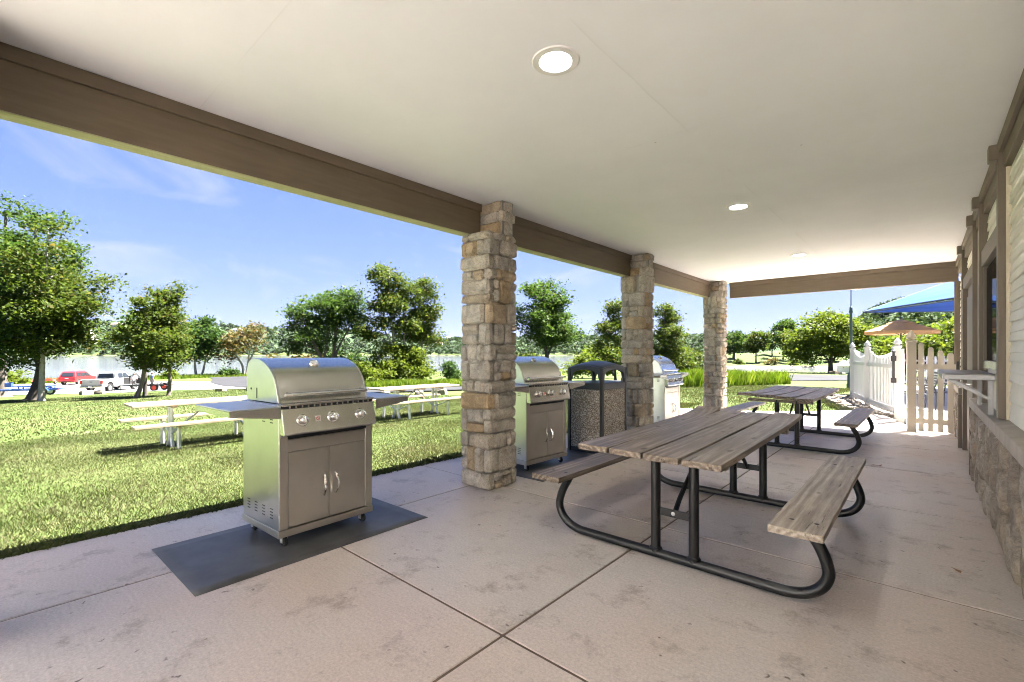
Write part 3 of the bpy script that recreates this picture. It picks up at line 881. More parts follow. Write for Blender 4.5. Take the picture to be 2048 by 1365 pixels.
# pool deck beyond the gate
m = MB()
m.prism([(-0.06, 11.36), (9, 11.36), (9, 26.8), (-0.9, 26.8), (-1.5, 18.1), (-1.0, 15.8), (-0.30, 13.3)], -0.11, 0.004, 'xy')
tag(m.build('pool_deck', 'deck'), 'sunlit pale concrete pool deck behind the gate', None, None, 'structure')
m = MB()
m.prism([(-1.25, 14.25), (-0.85, 14.12), (-0.5, 13.25), (-0.30, 13.35), (-1.0, 15.8), (-1.5, 18.1), (-1.7, 19.5), (-2.6, 18.9), (-2.35, 17.6), (-1.75, 15.6)], -0.14, -0.012, 'xy')
tag(m.build('planting_bed', 'mulch'), 'strip of soil and rubble along the white fence', None, None, 'structure')

# ------------------------------------------------------------------ porch roof: ceiling, beams, eaves
CZ = 3.03
roof = thing('porch_roof', 'cream porch ceiling carried on taupe painted timber beams', 'porch roof', (0, 0, CZ))
LIGHTS = [(-1.53, 2.09), (-1.53, 5.50), (-1.53, 8.86)]
def build_ceiling():
    bm = bmesh.new()
    def ring(pts):
        vs = [bm.verts.new((p[0], p[1], 0)) for p in pts]
        return [bm.edges.new((vs[i], vs[(i + 1) % len(vs)])) for i in range(len(vs))]
    es = ring([(-3.70, -0.55), (0.62, -0.55), (0.62, 11.42), (-3.70, 11.42)])
    for lx, ly in LIGHTS:
        es += ring([(lx + 0.098 * math.cos(2 * PI * k / 40), ly + 0.098 * math.sin(2 * PI * k / 40)) for k in range(40)])
    bmesh.ops.triangle_fill(bm, use_beauty=True, use_dissolve=False, edges=es)
    for f in bm.faces:
        if f.normal.z > 0: f.normal_flip()
    me = bpy.data.meshes.new('ceiling'); bm.to_mesh(me); bm.free()
    me.materials.append(MAT['ceiling'])
    o = bpy.data.objects.new('ceiling', me); COL.objects.link(o); o.parent = roof
build_ceiling()
def beam_y(y0, y1):
    m = MB(); m.box(-3.74, -3.62, y0, y1, -0.35, 0.0)
    b = m.build('beam', 'beam', roof, bevel=0.004)
    m = MB(); m.box(-3.618, -3.597, y0, y1, -0.085, -0.002)
    m.build('trim_board', 'beam', b, bevel=0.002)
    m = MB(); m.box(-3.742, -3.618, y0, y1, -0.357, -0.3505)
    m.build('bare_underside', 'beam_under', b)
for y0, y1 in ((-0.035, 3.56), (3.85, 7.06), (7.30, 10.86)):
    beam_y(y0, y1)
m = MB(); m.box(-3.33, 0.47, 11.30, 11.42, -0.35, 0.0)
b = m.build('beam', 'beamx', roof, bevel=0.004)
m = MB(); m.box(-3.33, 0.47, 11.276, 11.298, -0.085, -0.002); m.build('trim_board', 'beamx', b, bevel=0.002)
m = MB(); m.box(-4.34, 9.0, -0.75, 11.95, 0.24, 0.42)
m.build('roof_deck', 'roof_brown', roof)
m = MB(); m.box(-4.34, -3.75, -0.75, 11.95, 0.20, 0.236); m.box(-3.75, 0.7, 11.45, 11.95, 0.20, 0.236)
m.build('soffit', 'ceiling', roof)
m = MB(); m.box(-4.37, -4.342, -0.75, 11.98, 0.10, 0.42); m.box(-4.342, 9.0, 11.952, 11.98, 0.10, 0.42)
m.build('fascia', 'fascia', roof)
m = MB(); m.box(-3.28, 0.47, -0.68, -0.555, -0.35, 0.2); m.build('beam', 'beamx', roof)

# recessed downlights, lit
def downlight(x, y, label):
    t = thing('downlight', label, 'light', (x, y, CZ), 0, 'recessed ceiling downlights')
    m = MB(); m.lathe([(0.086, 0.02), (0.086, -0.003), (0.092, -0.009), (0.127, -0.007), (0.133, 0.0), (0.133, 0.002)], n=48, caps=False)
    m.build('trim_ring', 'white_paint', t, smooth=True)
    m = MB(); m.lathe([(0.0855, 0.002), (0.084, 0.012), (0.076, 0.06), (0.073, 0.095)], n=48, caps=False)
    m.build('baffle', 'ceiling', t, smooth=True)
    m = MB(); m.lathe([(0.0, 0.082), (0.05, 0.084), (0.0735, 0.092), (0.0735, 0.115), (0.0, 0.115)], n=40, caps=False)
    m.build('lens', 'lamp_lens', t, smooth=True)
    return t
downlight(*LIGHTS[0], 'large lit recessed ceiling light nearest the camera')
downlight(*LIGHTS[1], 'lit recessed ceiling light in the middle of the porch')
downlight(*LIGHTS[2], 'smallest lit recessed ceiling light by the far beam')
t = thing('soffit_light', 'small round light under the eave outside the far beam', 'light', (-1.02, 11.66, CZ + 0.20))
m = MB(); m.lathe([(0.17, 0.0), (0.17, -0.03), (0.12, -0.06), (0.05, -0.40), (0.05, -0.44)], n=24, caps=False); m.build('base', 'label_white', t, smooth=True)
m = MB(); m.lathe([(0.13, -0.44), (0.14, -0.47), (0.10, -0.52), (0.0, -0.54)], n=24, caps=False); m.build('dome', 'label_white', t, smooth=True)

# ------------------------------------------------------------------ stones
def stone_block(sx, sy, sz, rng, bulge_axis=None, rough=0.010):
    """rounded, uneven block centred on the origin"""
    n = 4
    idx = {}
    vs = []; fs = []
    def vid(i, j, k):
        key = (i, j, k)
        if key not in idx:
            idx[key] = len(vs)
            vs.append([i / (n - 1) * 2 - 1, j / (n - 1) * 2 - 1, k / (n - 1) * 2 - 1])
        return idx[key]
    R_ = range(n - 1)
    for a in R_:
        for b in R_:
            for s in (0, n - 1):
                q = [vid(a, b, s), vid(a + 1, b, s), vid(a + 1, b + 1, s), vid(a, b + 1, s)]; fs.append(q if s else q[::-1])
                q = [vid(a, s, b), vid(a + 1, s, b), vid(a + 1, s, b + 1), vid(a, s, b + 1)]; fs.append(q[::-1] if s else q)
                q = [vid(s, a, b), vid(s, a + 1, b), vid(s, a + 1, b + 1), vid(s, a, b + 1)]; fs.append(q if s else q[::-1])
    half = (sx / 2, sy / 2, sz / 2)
    cut = 0.006
    for v in vs:
        e = [abs(abs(c) - 1) < 1e-6 for c in v]
        ne = sum(e)
        for ax in range(3):
            h = half[ax]
            c = v[ax]
            if abs(c) < 0.99:            # inner rows sit close to the edges: a tight arris
                c = math.copysign(max(0.12, 1 - (0.010 + 0.016 * rng.random()) / h), c)
            p = c * h
            if e[ax] and ne >= 2:
                p -= math.copysign(cut * (0.55 if ne == 2 else 0.9) * (0.6 + 0.8 * rng.random()), c)
            if e[ax] and ne == 1:
                p += math.copysign(rough * (rng.random() * 1.7 + 0.1), c)
            v[ax] = p + rng.uniform(-1, 1) * rough * 0.35
    return vs, fs

def stone_obj(parent, c, s, rng, mat='stone', rough=0.010):
    vs, fs = stone_block(*s, rng, None, rough)
    me = bpy.data.meshes.new('stone'); me.from_pydata(vs, [], fs); me.materials.append(MAT[mat])
    me.polygons.foreach_set('use_smooth', [True] * len(me.polygons))
    me.set_sharp_from_angle(angle=R(16))
    o = bpy.data.objects.new('stone', me); COL.objects.link(o); o.parent = parent; o.location = c
    return o

def stone_column(x, y, label, seed, upper=True, W=0.385):
    rng = random.Random(seed)
    t = thing('stone_column', label, 'column', (x, y, 0), 0, 'stone columns along the patio edge')
    H = CZ - 0.37; D = 0.085
    m = MB(); c = W / 2 - 0.042
    m.box(-c, c, -c, c, 0, H); m.build('mortar_core', 'mortar', t)
    def fill(u0, u1, z0, z1, out):
        """random ashlar: split the course into stones, some split again in height"""
        L = u1 - u0; k = rng.choice((1, 2, 2, 2, 2, 3)) if z1 - z0 > 0.1 else rng.choice((2, 2, 3))
        if L < 0.26: k = min(k, 2)
        cuts = [0] + sorted(rng.uniform(0.22, 0.78) for _ in range(k - 1)) + [1]
        if k == 3: cuts = [0, rng.uniform(0.25, 0.38), rng.uniform(0.6, 0.78), 1]
        for a, b in zip(cuts, cuts[1:]):
            p, q = u0 + a * L, u0 + b * L
            if q - p < 0.05: continue
            if z1 - z0 > 0.17 and rng.random() < 0.42:
                zm = z0 + (z1 - z0) * rng.uniform(0.35, 0.65)
                out.append((p, q, z0, zm)); out.append((p, q, zm, z1))
            else:
                out.append((p, q, z0, z1))
    z = 0.0; row = 0
    while z < H - 0.05:
        h = rng.uniform(0.10, 0.255)
        if H - z - h < 0.07: h = H - z
        par = row % 2
        for ax in (0, 1):
            for s in (-1, 1):
                full = (ax == par)
                u = W / 2 if full else W / 2 - D
                st = []
                fill(-u, u, z, z + h, st)
                for (p, q, a, b) in st:
                    g = 0.019; dep = D * rng.uniform(0.95, 1.18)
                    outer = W / 2 + rng.uniform(-0.006, 0.017)
                    cc = outer - dep / 2
                    size_u = q - p - g; size_z = b - a - g
                    if ax == 0: stone_obj(t, ((p + q) / 2, s * cc, (a + b) / 2), (size_u, dep, size_z), rng)
                    else: stone_obj(t, (s * cc, (p + q) / 2, (a + b) / 2), (dep, size_u, size_z), rng)
        z += h; row += 1
    if upper:   # narrower stub that rises past the beam to the ceiling
        m = MB(); m.box(-0.165, 0.17, 0.03, 0.20, H, CZ - 0.004); m.build('mortar_core', 'mortar', t)
        for z0, z1 in ((H + 0.004, H + 0.15), (H + 0.15, H + 0.262), (H + 0.262, CZ - 0.006)):
            k = rng.uniform(0.0, 0.16)
            for (p, q) in ((-0.18, k), (k, 0.19)):
                if q - p < 0.06: continue
                stone_obj(t, ((p + q) / 2, 0.048, (z0 + z1) / 2), (q - p - 0.01, 0.085, z1 - z0 - 0.01), rng, 'stone', 0.008)
                stone_obj(t, ((p + q) / 2, 0.182, (z0 + z1) / 2), (q - p - 0.01, 0.085, z1 - z0 - 0.01), rng, 'stone', 0.008)
            stone_obj(t, (0.155, 0.115, (z0 + z1) / 2), (0.085, 0.10, z1 - z0 - 0.01), rng, 'stone', 0.008)
    return t
stone_column(-3.505, 3.572, 'tall stone column between the nearest two grills', 11, W=0.425)
stone_column(-3.495, 7.03, 'stone column beside the trash can, second along the patio', 23)
stone_column(-3.495, 10.82, 'slim looking stone column at the far patio corner', 37)
stone_column(-3.495, -0.27, 'stone column at the porch corner just beyond the left picture edge', 41)

# ------------------------------------------------------------------ the building on the right
WX = 0.50          # siding plane
bld = thing('building', 'cream sided building with stone base along the patio', 'building', (WX, 0, 0))
m = MB(); m.box(0.03, 8.0, -6.0, 11.25, -0.1, CZ + 0.2); m.build('wall', 'siding', bld)
# unseen wing added behind the viewpoint to bounce sunlight into the porch
m = MB(); m.box(-8.5, 8.0, -10.0, -5.0, -0.1, 4.6); m.build('rear_wing', 'white_wall', bld)
m = MB(); m.box(-8.9, 8.4, -10.4, -4.75, 4.602, 4.8); m.build('rear_wing_roof', 'roof_brown', bld)
def lap(y0, y1, z, h, yshift=0.0):
    m = MB()
    e = 0.003
    m.prism([(0.028, z + e), (-0.017, z + e), (-0.020, z + 0.012), (-0.011, z + h * 0.5 - 0.004), (-0.019, z + h * 0.5), (-0.004, z + h + 0.006), (0.028, z + h + 0.006)], y0, y1, 'xz')
    m.build('siding_board', 'siding', bld)
LAP = 0.149
for y0, y1, zlo, zhi in ((-6, 5.06, 0.90, 2.80), (5.20, 6.63, 2.44, 2.80), (6.77, 7.47, 0.90, 2.80), (7.61, 9.48, 2.50, 2.80), (9.62, 11.2, 0.90, 2.80)):
    k = int(round((zhi - zlo) / LAP))
    hh = (zhi - zlo) / k
    for i in range(k):
        lap(y0, y1, zlo + i * hh, hh)
# frieze boards, corner strips, posts with blocks
m = MB(); m.box(-0.045, 0.02, -6, 11.28, 2.806, CZ - 0.002); m.build('frieze_board', 'beam', bld, bevel=0.003)
m = MB(); m.box(-0.072, -0.047, -6, 11.28, 2.925, CZ - 0.003); m.build('trim_board', 'beam', bld, bevel=0.003)
for y in (5.13, 6.70, 7.54, 9.55):
    m = MB(); m.box(-0.075, 0.02, y - 0.05, y + 0.05, 0.905, 2.90); p = m.build('post', 'trimz', bld, bevel=0.006)
    m = MB(); m.box(-0.125, -0.02, y - 0.052, y + 0.052, 2.875, 2.995); m.build('block', 'trimz', p, bevel=0.008)
for y in (5.055, 6.775, 7.465, 9.635):
    m = MB(); m.box(-0.034, 0.025, y - 0.012, y + 0.012, 0.905, 2.80); m.build('corner_strip', 'sidetrim', bld, bevel=0.003)
# window over the serving shelf
win = MB(); win.box(-0.012, 0.02, 5.19, 6.64, 1.30, 2.27)
wo = win.build('window', 'dark', bld)
m = MB(); m.box(-0.028, -0.014, 5.21, 6.56, 1.34, 2.24); m.build('pane', 'dark_pane', wo)  # near-black sheet stands for the unlit interior of the open window
m = MB(); m.box(-0.06, 0.01, 5.19, 6.64, 2.272, 2.432); m.build('window_head', 'trimz', wo, bevel=0.004)
m = MB(); m.box(-0.045, 0.01, 6.57, 6.642, 1.04, 2.27); m.build('window_jamb', 'trimz', wo, bevel=0.004)
m = MB(); m.box(-0.05, 0.0, 5.19, 6.565, 1.262, 1.335); m.build('window_sill', 'steel', wo, bevel=0.003)
m = MB(); m.box(-0.02, 0.02, 5.19, 6.565, 0.905, 1.26); m.build('apron_panel', 'siding', wo)
# doorway further along
m = MB(); m.box(-0.012, 0.02, 7.60, 9.49, 0.02, 2.34); d = m.build('door', 'trimz', bld)
m = MB(); m.box(-0.06, 0.01, 7.60, 9.49, 2.342, 2.495); m.build('door_head', 'trimz', d, bevel=0.004)
for y in (7.66, 9.43):
    m = MB(); m.box(-0.07, 0.01, y - 0.055, y + 0.055, 0.0, 2.34); m.build('door_jamb', 'trimz', d, bevel=0.004)
m = MB(); m.box(-0.03, -0.013, 8.0, 9.25, 0.05, 2.2); m.build('door_leaf', 'trimz', d, bevel=0.003)
m = MB(); m.tube([(-0.03, 8.1, 1.02), (-0.085, 8.1, 1.02), (-0.085, 8.22, 1.02)], 0.011, 8); m.build('handle', 'chrome', d, smooth=True)
# stone base with cast sill
def clip(poly, a, b, c):
    out = []
    for i in range(len(poly)):
        p, q = poly[i], poly[(i + 1) % len(poly)]
        dp, dq = a * p[0] + b * p[1] - c, a * q[0] + b * q[1] - c
        if dp <= 0: out.append(p)
        if dp * dq < 0:
            t = dp / (dp - dq); out.append((p[0] + t * (q[0] - p[0]), p[1] + t * (q[1] - p[1])))
    return out
def field_stones(parent, y0, y1, z0, z1, xface, rng, cell=(0.155, 0.225)):
    ax, az = cell
    pts = []
    ncol = max(2, int((y1 - y0) / ax)); nrow = max(2, int((z1 - z0) / az))
    for i in range(ncol):
        for j in range(nrow):
            pts.append((y0 + (i + 0.5 + rng.uniform(-.34, .34)) * (y1 - y0) / ncol, z0 + (j + 0.5 + (0.45 if i % 2 else 0) * 0.6 - 0.13 + rng.uniform(-.3, .3)) * (z1 - z0) / nrow))
    k = ax / az
    for i, p in enumerate(pts):
        poly = [(y0, z0), (y1, z0), (y1, z1), (y0, z1)]
        for j, q in enumerate(pts):
            if i == j or abs(q[0] - p[0]) > 0.6: continue
            # anisotropic bisector
            dx, dz = q[0] - p[0], (q[1] - p[1]) * k * k
            mx, mz = (p[0] + q[0]) / 2, (p[1] + q[1]) / 2
            poly = clip(poly, dx, dz, dx * mx + dz * mz)
            if len(poly) < 3: break
        if len(poly) < 3: continue
        cy = sum(a for a, _ in poly) / len(poly); cz = sum(b for _, b in poly) / len(poly)
        # round the corners by cutting them
        pp = []
        for a in range(len(poly)):
            u, v, w_ = poly[a - 1], poly[a], poly[(a + 1) % len(poly)]
            pp.append((v[0] + (u[0] - v[0]) * 0.27, v[1] + (u[1] - v[1]) * 0.27)); pp.append((v[0] + (w_[0] - v[0]) * 0.27, v[1] + (w_[1] - v[1]) * 0.27))
        vs = []; fs = []; n = len(pp)
        prot = rng.uniform(0.055, 0.105)
        for sc, dpt in ((0.875, -0.0), (0.885, prot * 0.55), (0.80, prot * 0.92), (0.48, prot)):
            for (a, b) in pp:
                vs.append((-dpt - rng.uniform(0, 0.012) * (dpt > 0), (a - cy) * sc + rng.uniform(-.006, .006), (b - cz) * sc + rng.uniform(-.006, .006)))
        for rI in range(3):
            for a in range(n):
                b = (a + 1) % n
                fs.append((rI * n + a, rI * n + b, (rI + 1) * n + b, (rI + 1) * n + a))
        vs.append((-prot - rng.uniform(0, .012), 0, 0))
        for a in range(n):
            fs.append((3 * n + a, 3 * n + (a + 1) % n, 4 * n))
        me = bpy.data.meshes.new('stone'); me.from_pydata(vs, [], fs); me.materials.append(MAT['fieldstone'])
        bm = bmesh.new(); bm.from_mesh(me); bmesh.ops.recalc_face_normals(bm, faces=bm.faces)
        bm.to_mesh(me); bm.free()
        me.polygons.foreach_set('use_smooth', [True] * len(me.polygons))
        me.set_sharp_from_angle(angle=R(32))
        o = bpy.data.objects.new('stone', me); COL.objects.link(o); o.parent = parent; o.location = (xface, cy, cz)
rng = random.Random(5)
base = MB(); base.box(-0.01, 0.03, -6, 7.50, 0.0, 0.80); base.box(-0.01, 0.03, 9.64, 11.2, 0.0, 0.80)
sb = base.build('stone_base', 'mortar', bld)
field_stones(sb, 1.2, 7.49, 0.0, 0.795, -0.008, rng)
field_stones(sb, 9.65, 11.2, 0.0, 0.795, -0.008, rng)
for y0, y1 in ((-6, 7.52), (9.62, 11.26)):
    m = MB(); m.prism([(0.03, 0.795), (-0.105, 0.795), (-0.105, 0.885), (-0.02, 0.903), (0.03, 0.903)], y0, y1, 'xz')
    m.build('sill', 'sill', sb, bevel=0.005)
m = MB(); m.box(-0.10, 0.03, 7.505, 7.56, 0.0, 0.79); m.build('end_board', 'trimz', sb, bevel=0.004)
m = MB(); m.box(-0.11, 0.03, 9.56, 9.63, 0.0, 0.79); m.build('end_board', 'trimz', sb, bevel=0.004)
m = MB(); m.box(-0.09, 0.03, 11.2, 11.29, 0.0, CZ - 0.36); m.build('corner_board', 'trimz', bld, bevel=0.004)

# stainless serving shelf under the window
sh = thing('serving_shelf', 'stainless steel serving shelf on brackets below the window', 'shelf', (WX, 5.24, 1.24))
m = MB(); m.box(-0.385, -0.078, -0.04, 1.20, -0.008, 0.0); m.box(-0.385, -0.373, -0.04, 1.20, -0.05, -0.008); m.box(-0.373, -0.078, -0.04, -0.028, -0.05, -0.008); m.box(-0.373, -0.078, 1.188, 1.20, -0.05, -0.008)
m.build('top', 'dull_steel', sh, bevel=0.003)
for y in (0.06, 1.05):
    m = MB(); m.bar((-0.34, y, -0.055), (-0.09, y, -0.21), 0.03, 0.022); m.bar((-0.095, y, -0.05), (-0.095, y, -0.33), 0.006, 0.03)
    m.build('bracket', 'dull_steel', sh)

# ------------------------------------------------------------------ gas grills
def make_grill(label):
    g = thing('gas_grill', label, 'grill', group='stainless gas grills on the patio')
    W, F, B = 0.38, 0.31, -0.31
    # cabinet
    m = MB()
    m.box(B, F - 0.004, -W, -W + 0.022, 0.135, 1.0); m.build('side_panel', 'steel_v', g, bevel=0.004)
    m = MB(); m.box(B, F - 0.004, W - 0.022, W, 0.135, 1.0); m.build('side_panel', 'steel_v', g, bevel=0.004)
    m = MB(); m.box(B + 0.002, B + 0.02, -W + 0.024, W - 0.024, 0.135, 1.0); m.build('back_panel', 'steel_v', g)
    m = MB(); m.box(B + 0.02, F - 0.03, -W + 0.024, W - 0.024, 0.14, 0.84); m.build('cabinet_core', 'dark', g)
    # skirt under the cabinet
    m = MB(); m.box(B - 0.006, F + 0.004, -W - 0.006, W + 0.006, 0.082, 0.133); m.build('base_rail', 'steel_door', g, bevel=0.004)
    # front posts, top strip, doors
    for s in (-1, 1):
        m = MB(); y0, y1 = sorted((s * (W - 0.001), s * (W - 0.062)))
        m.box(F - 0.03, F, y0, y1, 0.137, 0.80); m.build('front_post', 'steel_door', g, bevel=0.003)
    m = MB(); m.box(F - 0.026, F - 0.005, -W + 0.065, W - 0.065, 0.685, 0.775); m.build('drawer_front', 'steel_door', g, bevel=0.003)
    for s in (-1, 1):
        m = MB(); y0, y1 = sorted((s * 0.0025, s * (W - 0.066)))
        m.box(F - 0.026, F - 0.004, y0, y1, 0.142, 0.681); d = m.build('door', 'steel_door', g, bevel=0.003)
        # bowed handle
        path = [(F - 0.006, s * 0.045, 0.32)] + [(F + 0.012 + 0.030 * math.sin(PI * k / 12), s * (0.045 + 0.0 * k), 0.32 + 0.155 * k / 12) for k in range(13)] + [(F - 0.006, s * 0.045, 0.475)]
        path = [(p[0], p[1] + s * 0.010 * math.sin(PI * min(max((p[2] - 0.32) / 0.155, 0), 1)), p[2]) for p in path]
        m = MB(); m.tube(path, [0.008] + [0.0065 + 0.003 * math.sin(PI * k / 12) for k in range(13)] + [0.008], 8); m.build('handle', 'chrome', d, smooth=True)
    # firebox
    m = MB(); m.box(B + 0.01, F - 0.03, -W + 0.024, W - 0.024, 0.80, 1.03); m.build('firebox', 'steel', g, bevel=0.003)
    m = MB(); m.box(B, F - 0.006, -W - 0.012, W + 0.012, 1.002, 1.032); m.build('counter_rim', 'steel', g, bevel=0.004)
    # drip tray edge showing dark under the panel
    m = MB(); m.box(F - 0.05, F + 0.004, -W + 0.06, W - 0.06, 0.783, 0.803); m.build('drip_tray', 'black_metal', g)
    # sloping control panel
    cp = MB(); cp.prism([(F - 0.03, 0.815), (F + 0.062, 0.815), (F + 0.066, 0.828), (F + 0.028, 1.002), (F - 0.03, 1.002)], -W + 0.005, W - 0.005, 'xz')
    cpo = cp.build('control_panel', 'steel', g, bevel=0.004)
    m = MB(); m.box(F - 0.01, F + 0.031, -W + 0.02, W - 0.02, 1.004, 1.020); m.build('vent_strip', 'dark', g)
    m = MB(); m.box(F - 0.03, F + 0.034, -W + 0.005, W - 0.005, 1.021, 1.036); m.build('front_rim', 'steel', g, bevel=0.003)
    for k in range(15):
        y = -W + 0.06 + k * (2 * W - 0.12) / 14
        m = MB(); m.box(F + 0.029, F + 0.033, y - 0.006, y + 0.006, 1.003, 1.0205); m.build('vent_bar', 'steel', g)
    tilt = math.atan2(0.038, 0.174)
    for k, y in enumerate((-0.235, 0.0, 0.235)):
        kn = MB(); kn.lathe([(0.0, 0.052), (0.022, 0.052), (0.0275, 0.047), (0.030, 0.014), (0.030, 0.008)], n=24, axis='x', caps=False)
        ko = kn.build('knob', 'chrome', g, smooth=True, loc=(F + 0.047, y, 0.913), rot=(0, -tilt, 0), angle=50)
        m = MB(); m.lathe([(0.030, 0.010), (0.038, 0.010), (0.044, 0.004), (0.045, -0.002)], n=24, axis='x', caps=False); m.build('bezel', 'chrome', ko, smooth=True)
        m = MB(); m.box(0.050, 0.057, -0.005, 0.005, -0.025, 0.025); m.build('grip', 'chrome', ko, bevel=0.002)
    st = MB(); st.box(-0.001, 0.0015, -0.021, 0.021, -0.02, 0.02); so = st.build('warning_label', 'label_white', g, loc=(F + 0.0485, -0.118, 0.913), rot=(0, -tilt, 0))
    m = MB()
    ring = [(0.0025, 0.013 * math.cos(2 * PI * k / 16), 0.003 + 0.013 * math.sin(2 * PI * k / 16)) for k in range(17)]
    m.tube(ring, 0.0018, 5, False); m.tube([(0.0025, -0.009, 0.012), (0.0025, 0.009, -0.006)], 0.0018, 5); m.build('warning_sign', 'red_label', so)
    # lid: rounded hood
    prof = [(B + 0.035, 1.036), (B + 0.035, 1.27), (B + 0.055, 1.315), (B + 0.095, 1.345), (B + 0.15, 1.36)]
    for k in range(1, 12):
        a = R(86 - 76 * k / 11)
        prof.append((B + 0.165 + 0.385 * math.cos(a), 1.075 + 0.286 * math.sin(a)))
    prof.append((F - 0.045, 1.036))
    lid = MB(); lid.prism(prof, -W + 0.03, W - 0.03, 'xz')
    lo = lid.build('lid', 'steel', g, smooth=True, angle=28)
    for s in (-1, 1):
        # end caps stand slightly proud of the hood
        cx = sum(p[0] for p in prof) / len(prof); cz = sum(p[1] for p in prof) / len(prof)
        y0, y1 = sorted((s * (W - 0.03), s * (W - 0.014)))
        m = MB(); m.prism([(cx + (p[0] - cx) * 1.012, max(1.037, cz + (p[1] - cz) * 1.014)) for p in prof], y0, y1, 'xz')
        ec = m.build('end_cap', 'steel_v', lo, bevel=0.003)
        m = MB(); yy = sorted((s * (W - 0.0135), s * (W - 0.0125)))
        m.box(B + 0.21, B + 0.225, yy[0], yy[1], 1.055, 1.135); m.build('slot', 'dark', ec)
        m = MB(); m.lathe([(0.009, 0), (0.009, 0.002 * s), (0.0, 0.0025 * s)], c=(B + 0.115, s * (W - 0.0135), 1.125), n=12, axis='y'); m.build('hole', 'dark', ec)
    m = MB(); m.tube([(F - 0.052, -0.30, 1.105), (F - 0.016, -0.30, 1.098)], 0.012, 8); m.tube([(F - 0.052, 0.30, 1.105), (F - 0.016, 0.30, 1.098)], 0.012, 8)
    m.tube([(F - 0.012, -0.335 + 0.67 * k / 12, 1.095 + 0.0 * k) for k in range(13)], [0.012] + [0.017] * 11 + [0.012], 14)
    m.build('lid_handle', 'chrome', lo, smooth=True)
    # thermometer
    a = R(56); c = Vector((B + 0.165 + 0.385 * math.cos(a), 0.0, 1.075 + 0.286 * math.sin(a)))
    nrm = Vector((math.cos(a) / 0.385, 0, math.sin(a) / 0.286)).normalized()
    th = MB(); th.lathe([(0.041, -0.004), (0.041, 0.008), (0.036, 0.018), (0.033, 0.020), (0.031, 0.016), (0.0, 0.016)], n=28, caps=False)
    th.build('thermometer', 'chrome', lo, smooth=True, loc=c, rot=(0, math.atan2(nrm.x, nrm.z), 0), angle=50)
    m = MB(); m.lathe([(0.0305, 0.0165), (0.0, 0.017)], n=28, caps=False); m.build('thermometer_dial', 'label_white', lo, loc=c, rot=(0, math.atan2(nrm.x, nrm.z), 0))
    # folding side shelves
    for s in (-1, 1):
        m = MB()
        y0, y1 = s * (W + 0.008), s * (W + 0.335)
        ya, yb = sorted((y0, y1))
        m.box(B + 0.02, F + 0.045, ya, yb, 1.016, 1.026)
        so = m.build('side_shelf', 'steel_shelf', g, bevel=0.003)
        m = MB()
        for xx in (F + 0.041, B + 0.02):
            m.prism([(y0, 1.0155), (y1, 1.0155), (y1, 0.978), (y0, 0.938)], xx - 0.003, xx + 0.003, 'yz')
        yy = sorted((y1 - s * 0.006, y1)); m.box(B + 0.024, F + 0.037, yy[0], yy[1], 0.978, 1.0155)
        m.build('apron', 'steel', so)
    # louvre slots in the side panels
    sl = MB(); sl.box(-0.024, 0.024, -0.0012, 0.0012, -0.0035, 0.0035); me = sl.mesh('vent_slot', 'dark')
    for s in (-1, 1):
        for k, x in enumerate((-0.23, -0.10, 0.03, 0.16)):
            for j in range(4):
                inst(me, 'vent_slot', g, (x + 0.03, s * (W + 0.0004), 0.205 + j * 0.022))
            if k in (2, 3):
                for j in range(3):
                    inst(me, 'vent_slot', g, (x + 0.03, s * (W + 0.0004), 0.895 + j * 0.022))
    # casters
    for x in (B + 0.06, F - 0.06):
        for y in (-W + 0.06, W - 0.06):
            m = MB(); m.box(x - 0.025, x + 0.025, y - 0.02, y + 0.02, 0.072, 0.082); m.box(x - 0.018, x + 0.018, y - 0.021, y - 0.017, 0.028, 0.072); m.box(x - 0.018, x + 0.018, y + 0.017, y + 0.021, 0.028, 0.072)
            c_ = m.build('caster', 'galv', g)
            m = MB(); m.lathe([(0.0, -0.014), (0.030, -0.014), (0.034, -0.009), (0.034, 0.009), (0.030, 0.014), (0.0, 0.014)], c=(x + 0.008, y, 0.035), n=20, axis='y', caps=False); m.build('wheel', 'tyre', c_, smooth=True)
    return g
g1 = make_grill('nearest stainless gas grill on the large black mat')
g2 = copy_tree(g1); g2['label'] = 'stainless gas grill partly behind the nearest stone column'
g3 = copy_tree(g1); g3['label'] = 'farthest stainless gas grill beyond the second stone column'
g1.location = (-3.735, 1.725, 0.005); g1.rotation_euler = (0, 0, R(2.5))
g2.location = (-3.765, 4.57, 0.005); g2.rotation_euler = (0, 0, R(-3.0))
g3.location = (-3.76, 8.34, 0.005); g3.rotation_euler = (0, 0, R(2.0))

def grill_mat(x0, x1, y0, y1, label, rz=0):
    m = MB(); nx, ny = 10, 16
    rng = random.Random(int(y0 * 100))
    for j in range(ny + 1):
        for i in range(nx + 1):
            e = 1 if (i in (0, nx) or j in (0, ny)) else 0
            m.v.append(((x1 - x0) * (i / nx - .5), (y1 - y0) * (j / ny - .5), 0.0035 + (0.0 if e else rng.uniform(0, 0.0012)) + 0.003 * math.exp(-((j - 4) / 1.1) ** 2) * (1 - e)))
    for j in range(ny):
        for i in range(nx):
            a = j * (nx + 1) + i
            m.f.append((a, a + 1, a + nx + 2, a + nx + 1))
    o = m.build('grill_mat', 'mat_rubber', None, smooth=True, loc=((x0 + x1) / 2, (y0 + y1) / 2, 0), rot=(0, 0, rz))
    s = o.modifiers.new('thick', 'SOLIDIFY'); s.thickness = 0.003; s.offset = -1
    return tag(o, label, 'mat', 'black mats under the grills')
grill_mat(-4.14, -3.15, 0.775, 2.475, 'large black rubber mat under the nearest grill', R(1))
grill_mat(-4.12, -3.10, 4.0, 5.68, 'black mat under the second grill behind the column', 0)
grill_mat(-4.12, -3.30, 7.55, 9.1, 'black mat under the farthest grill', 0)

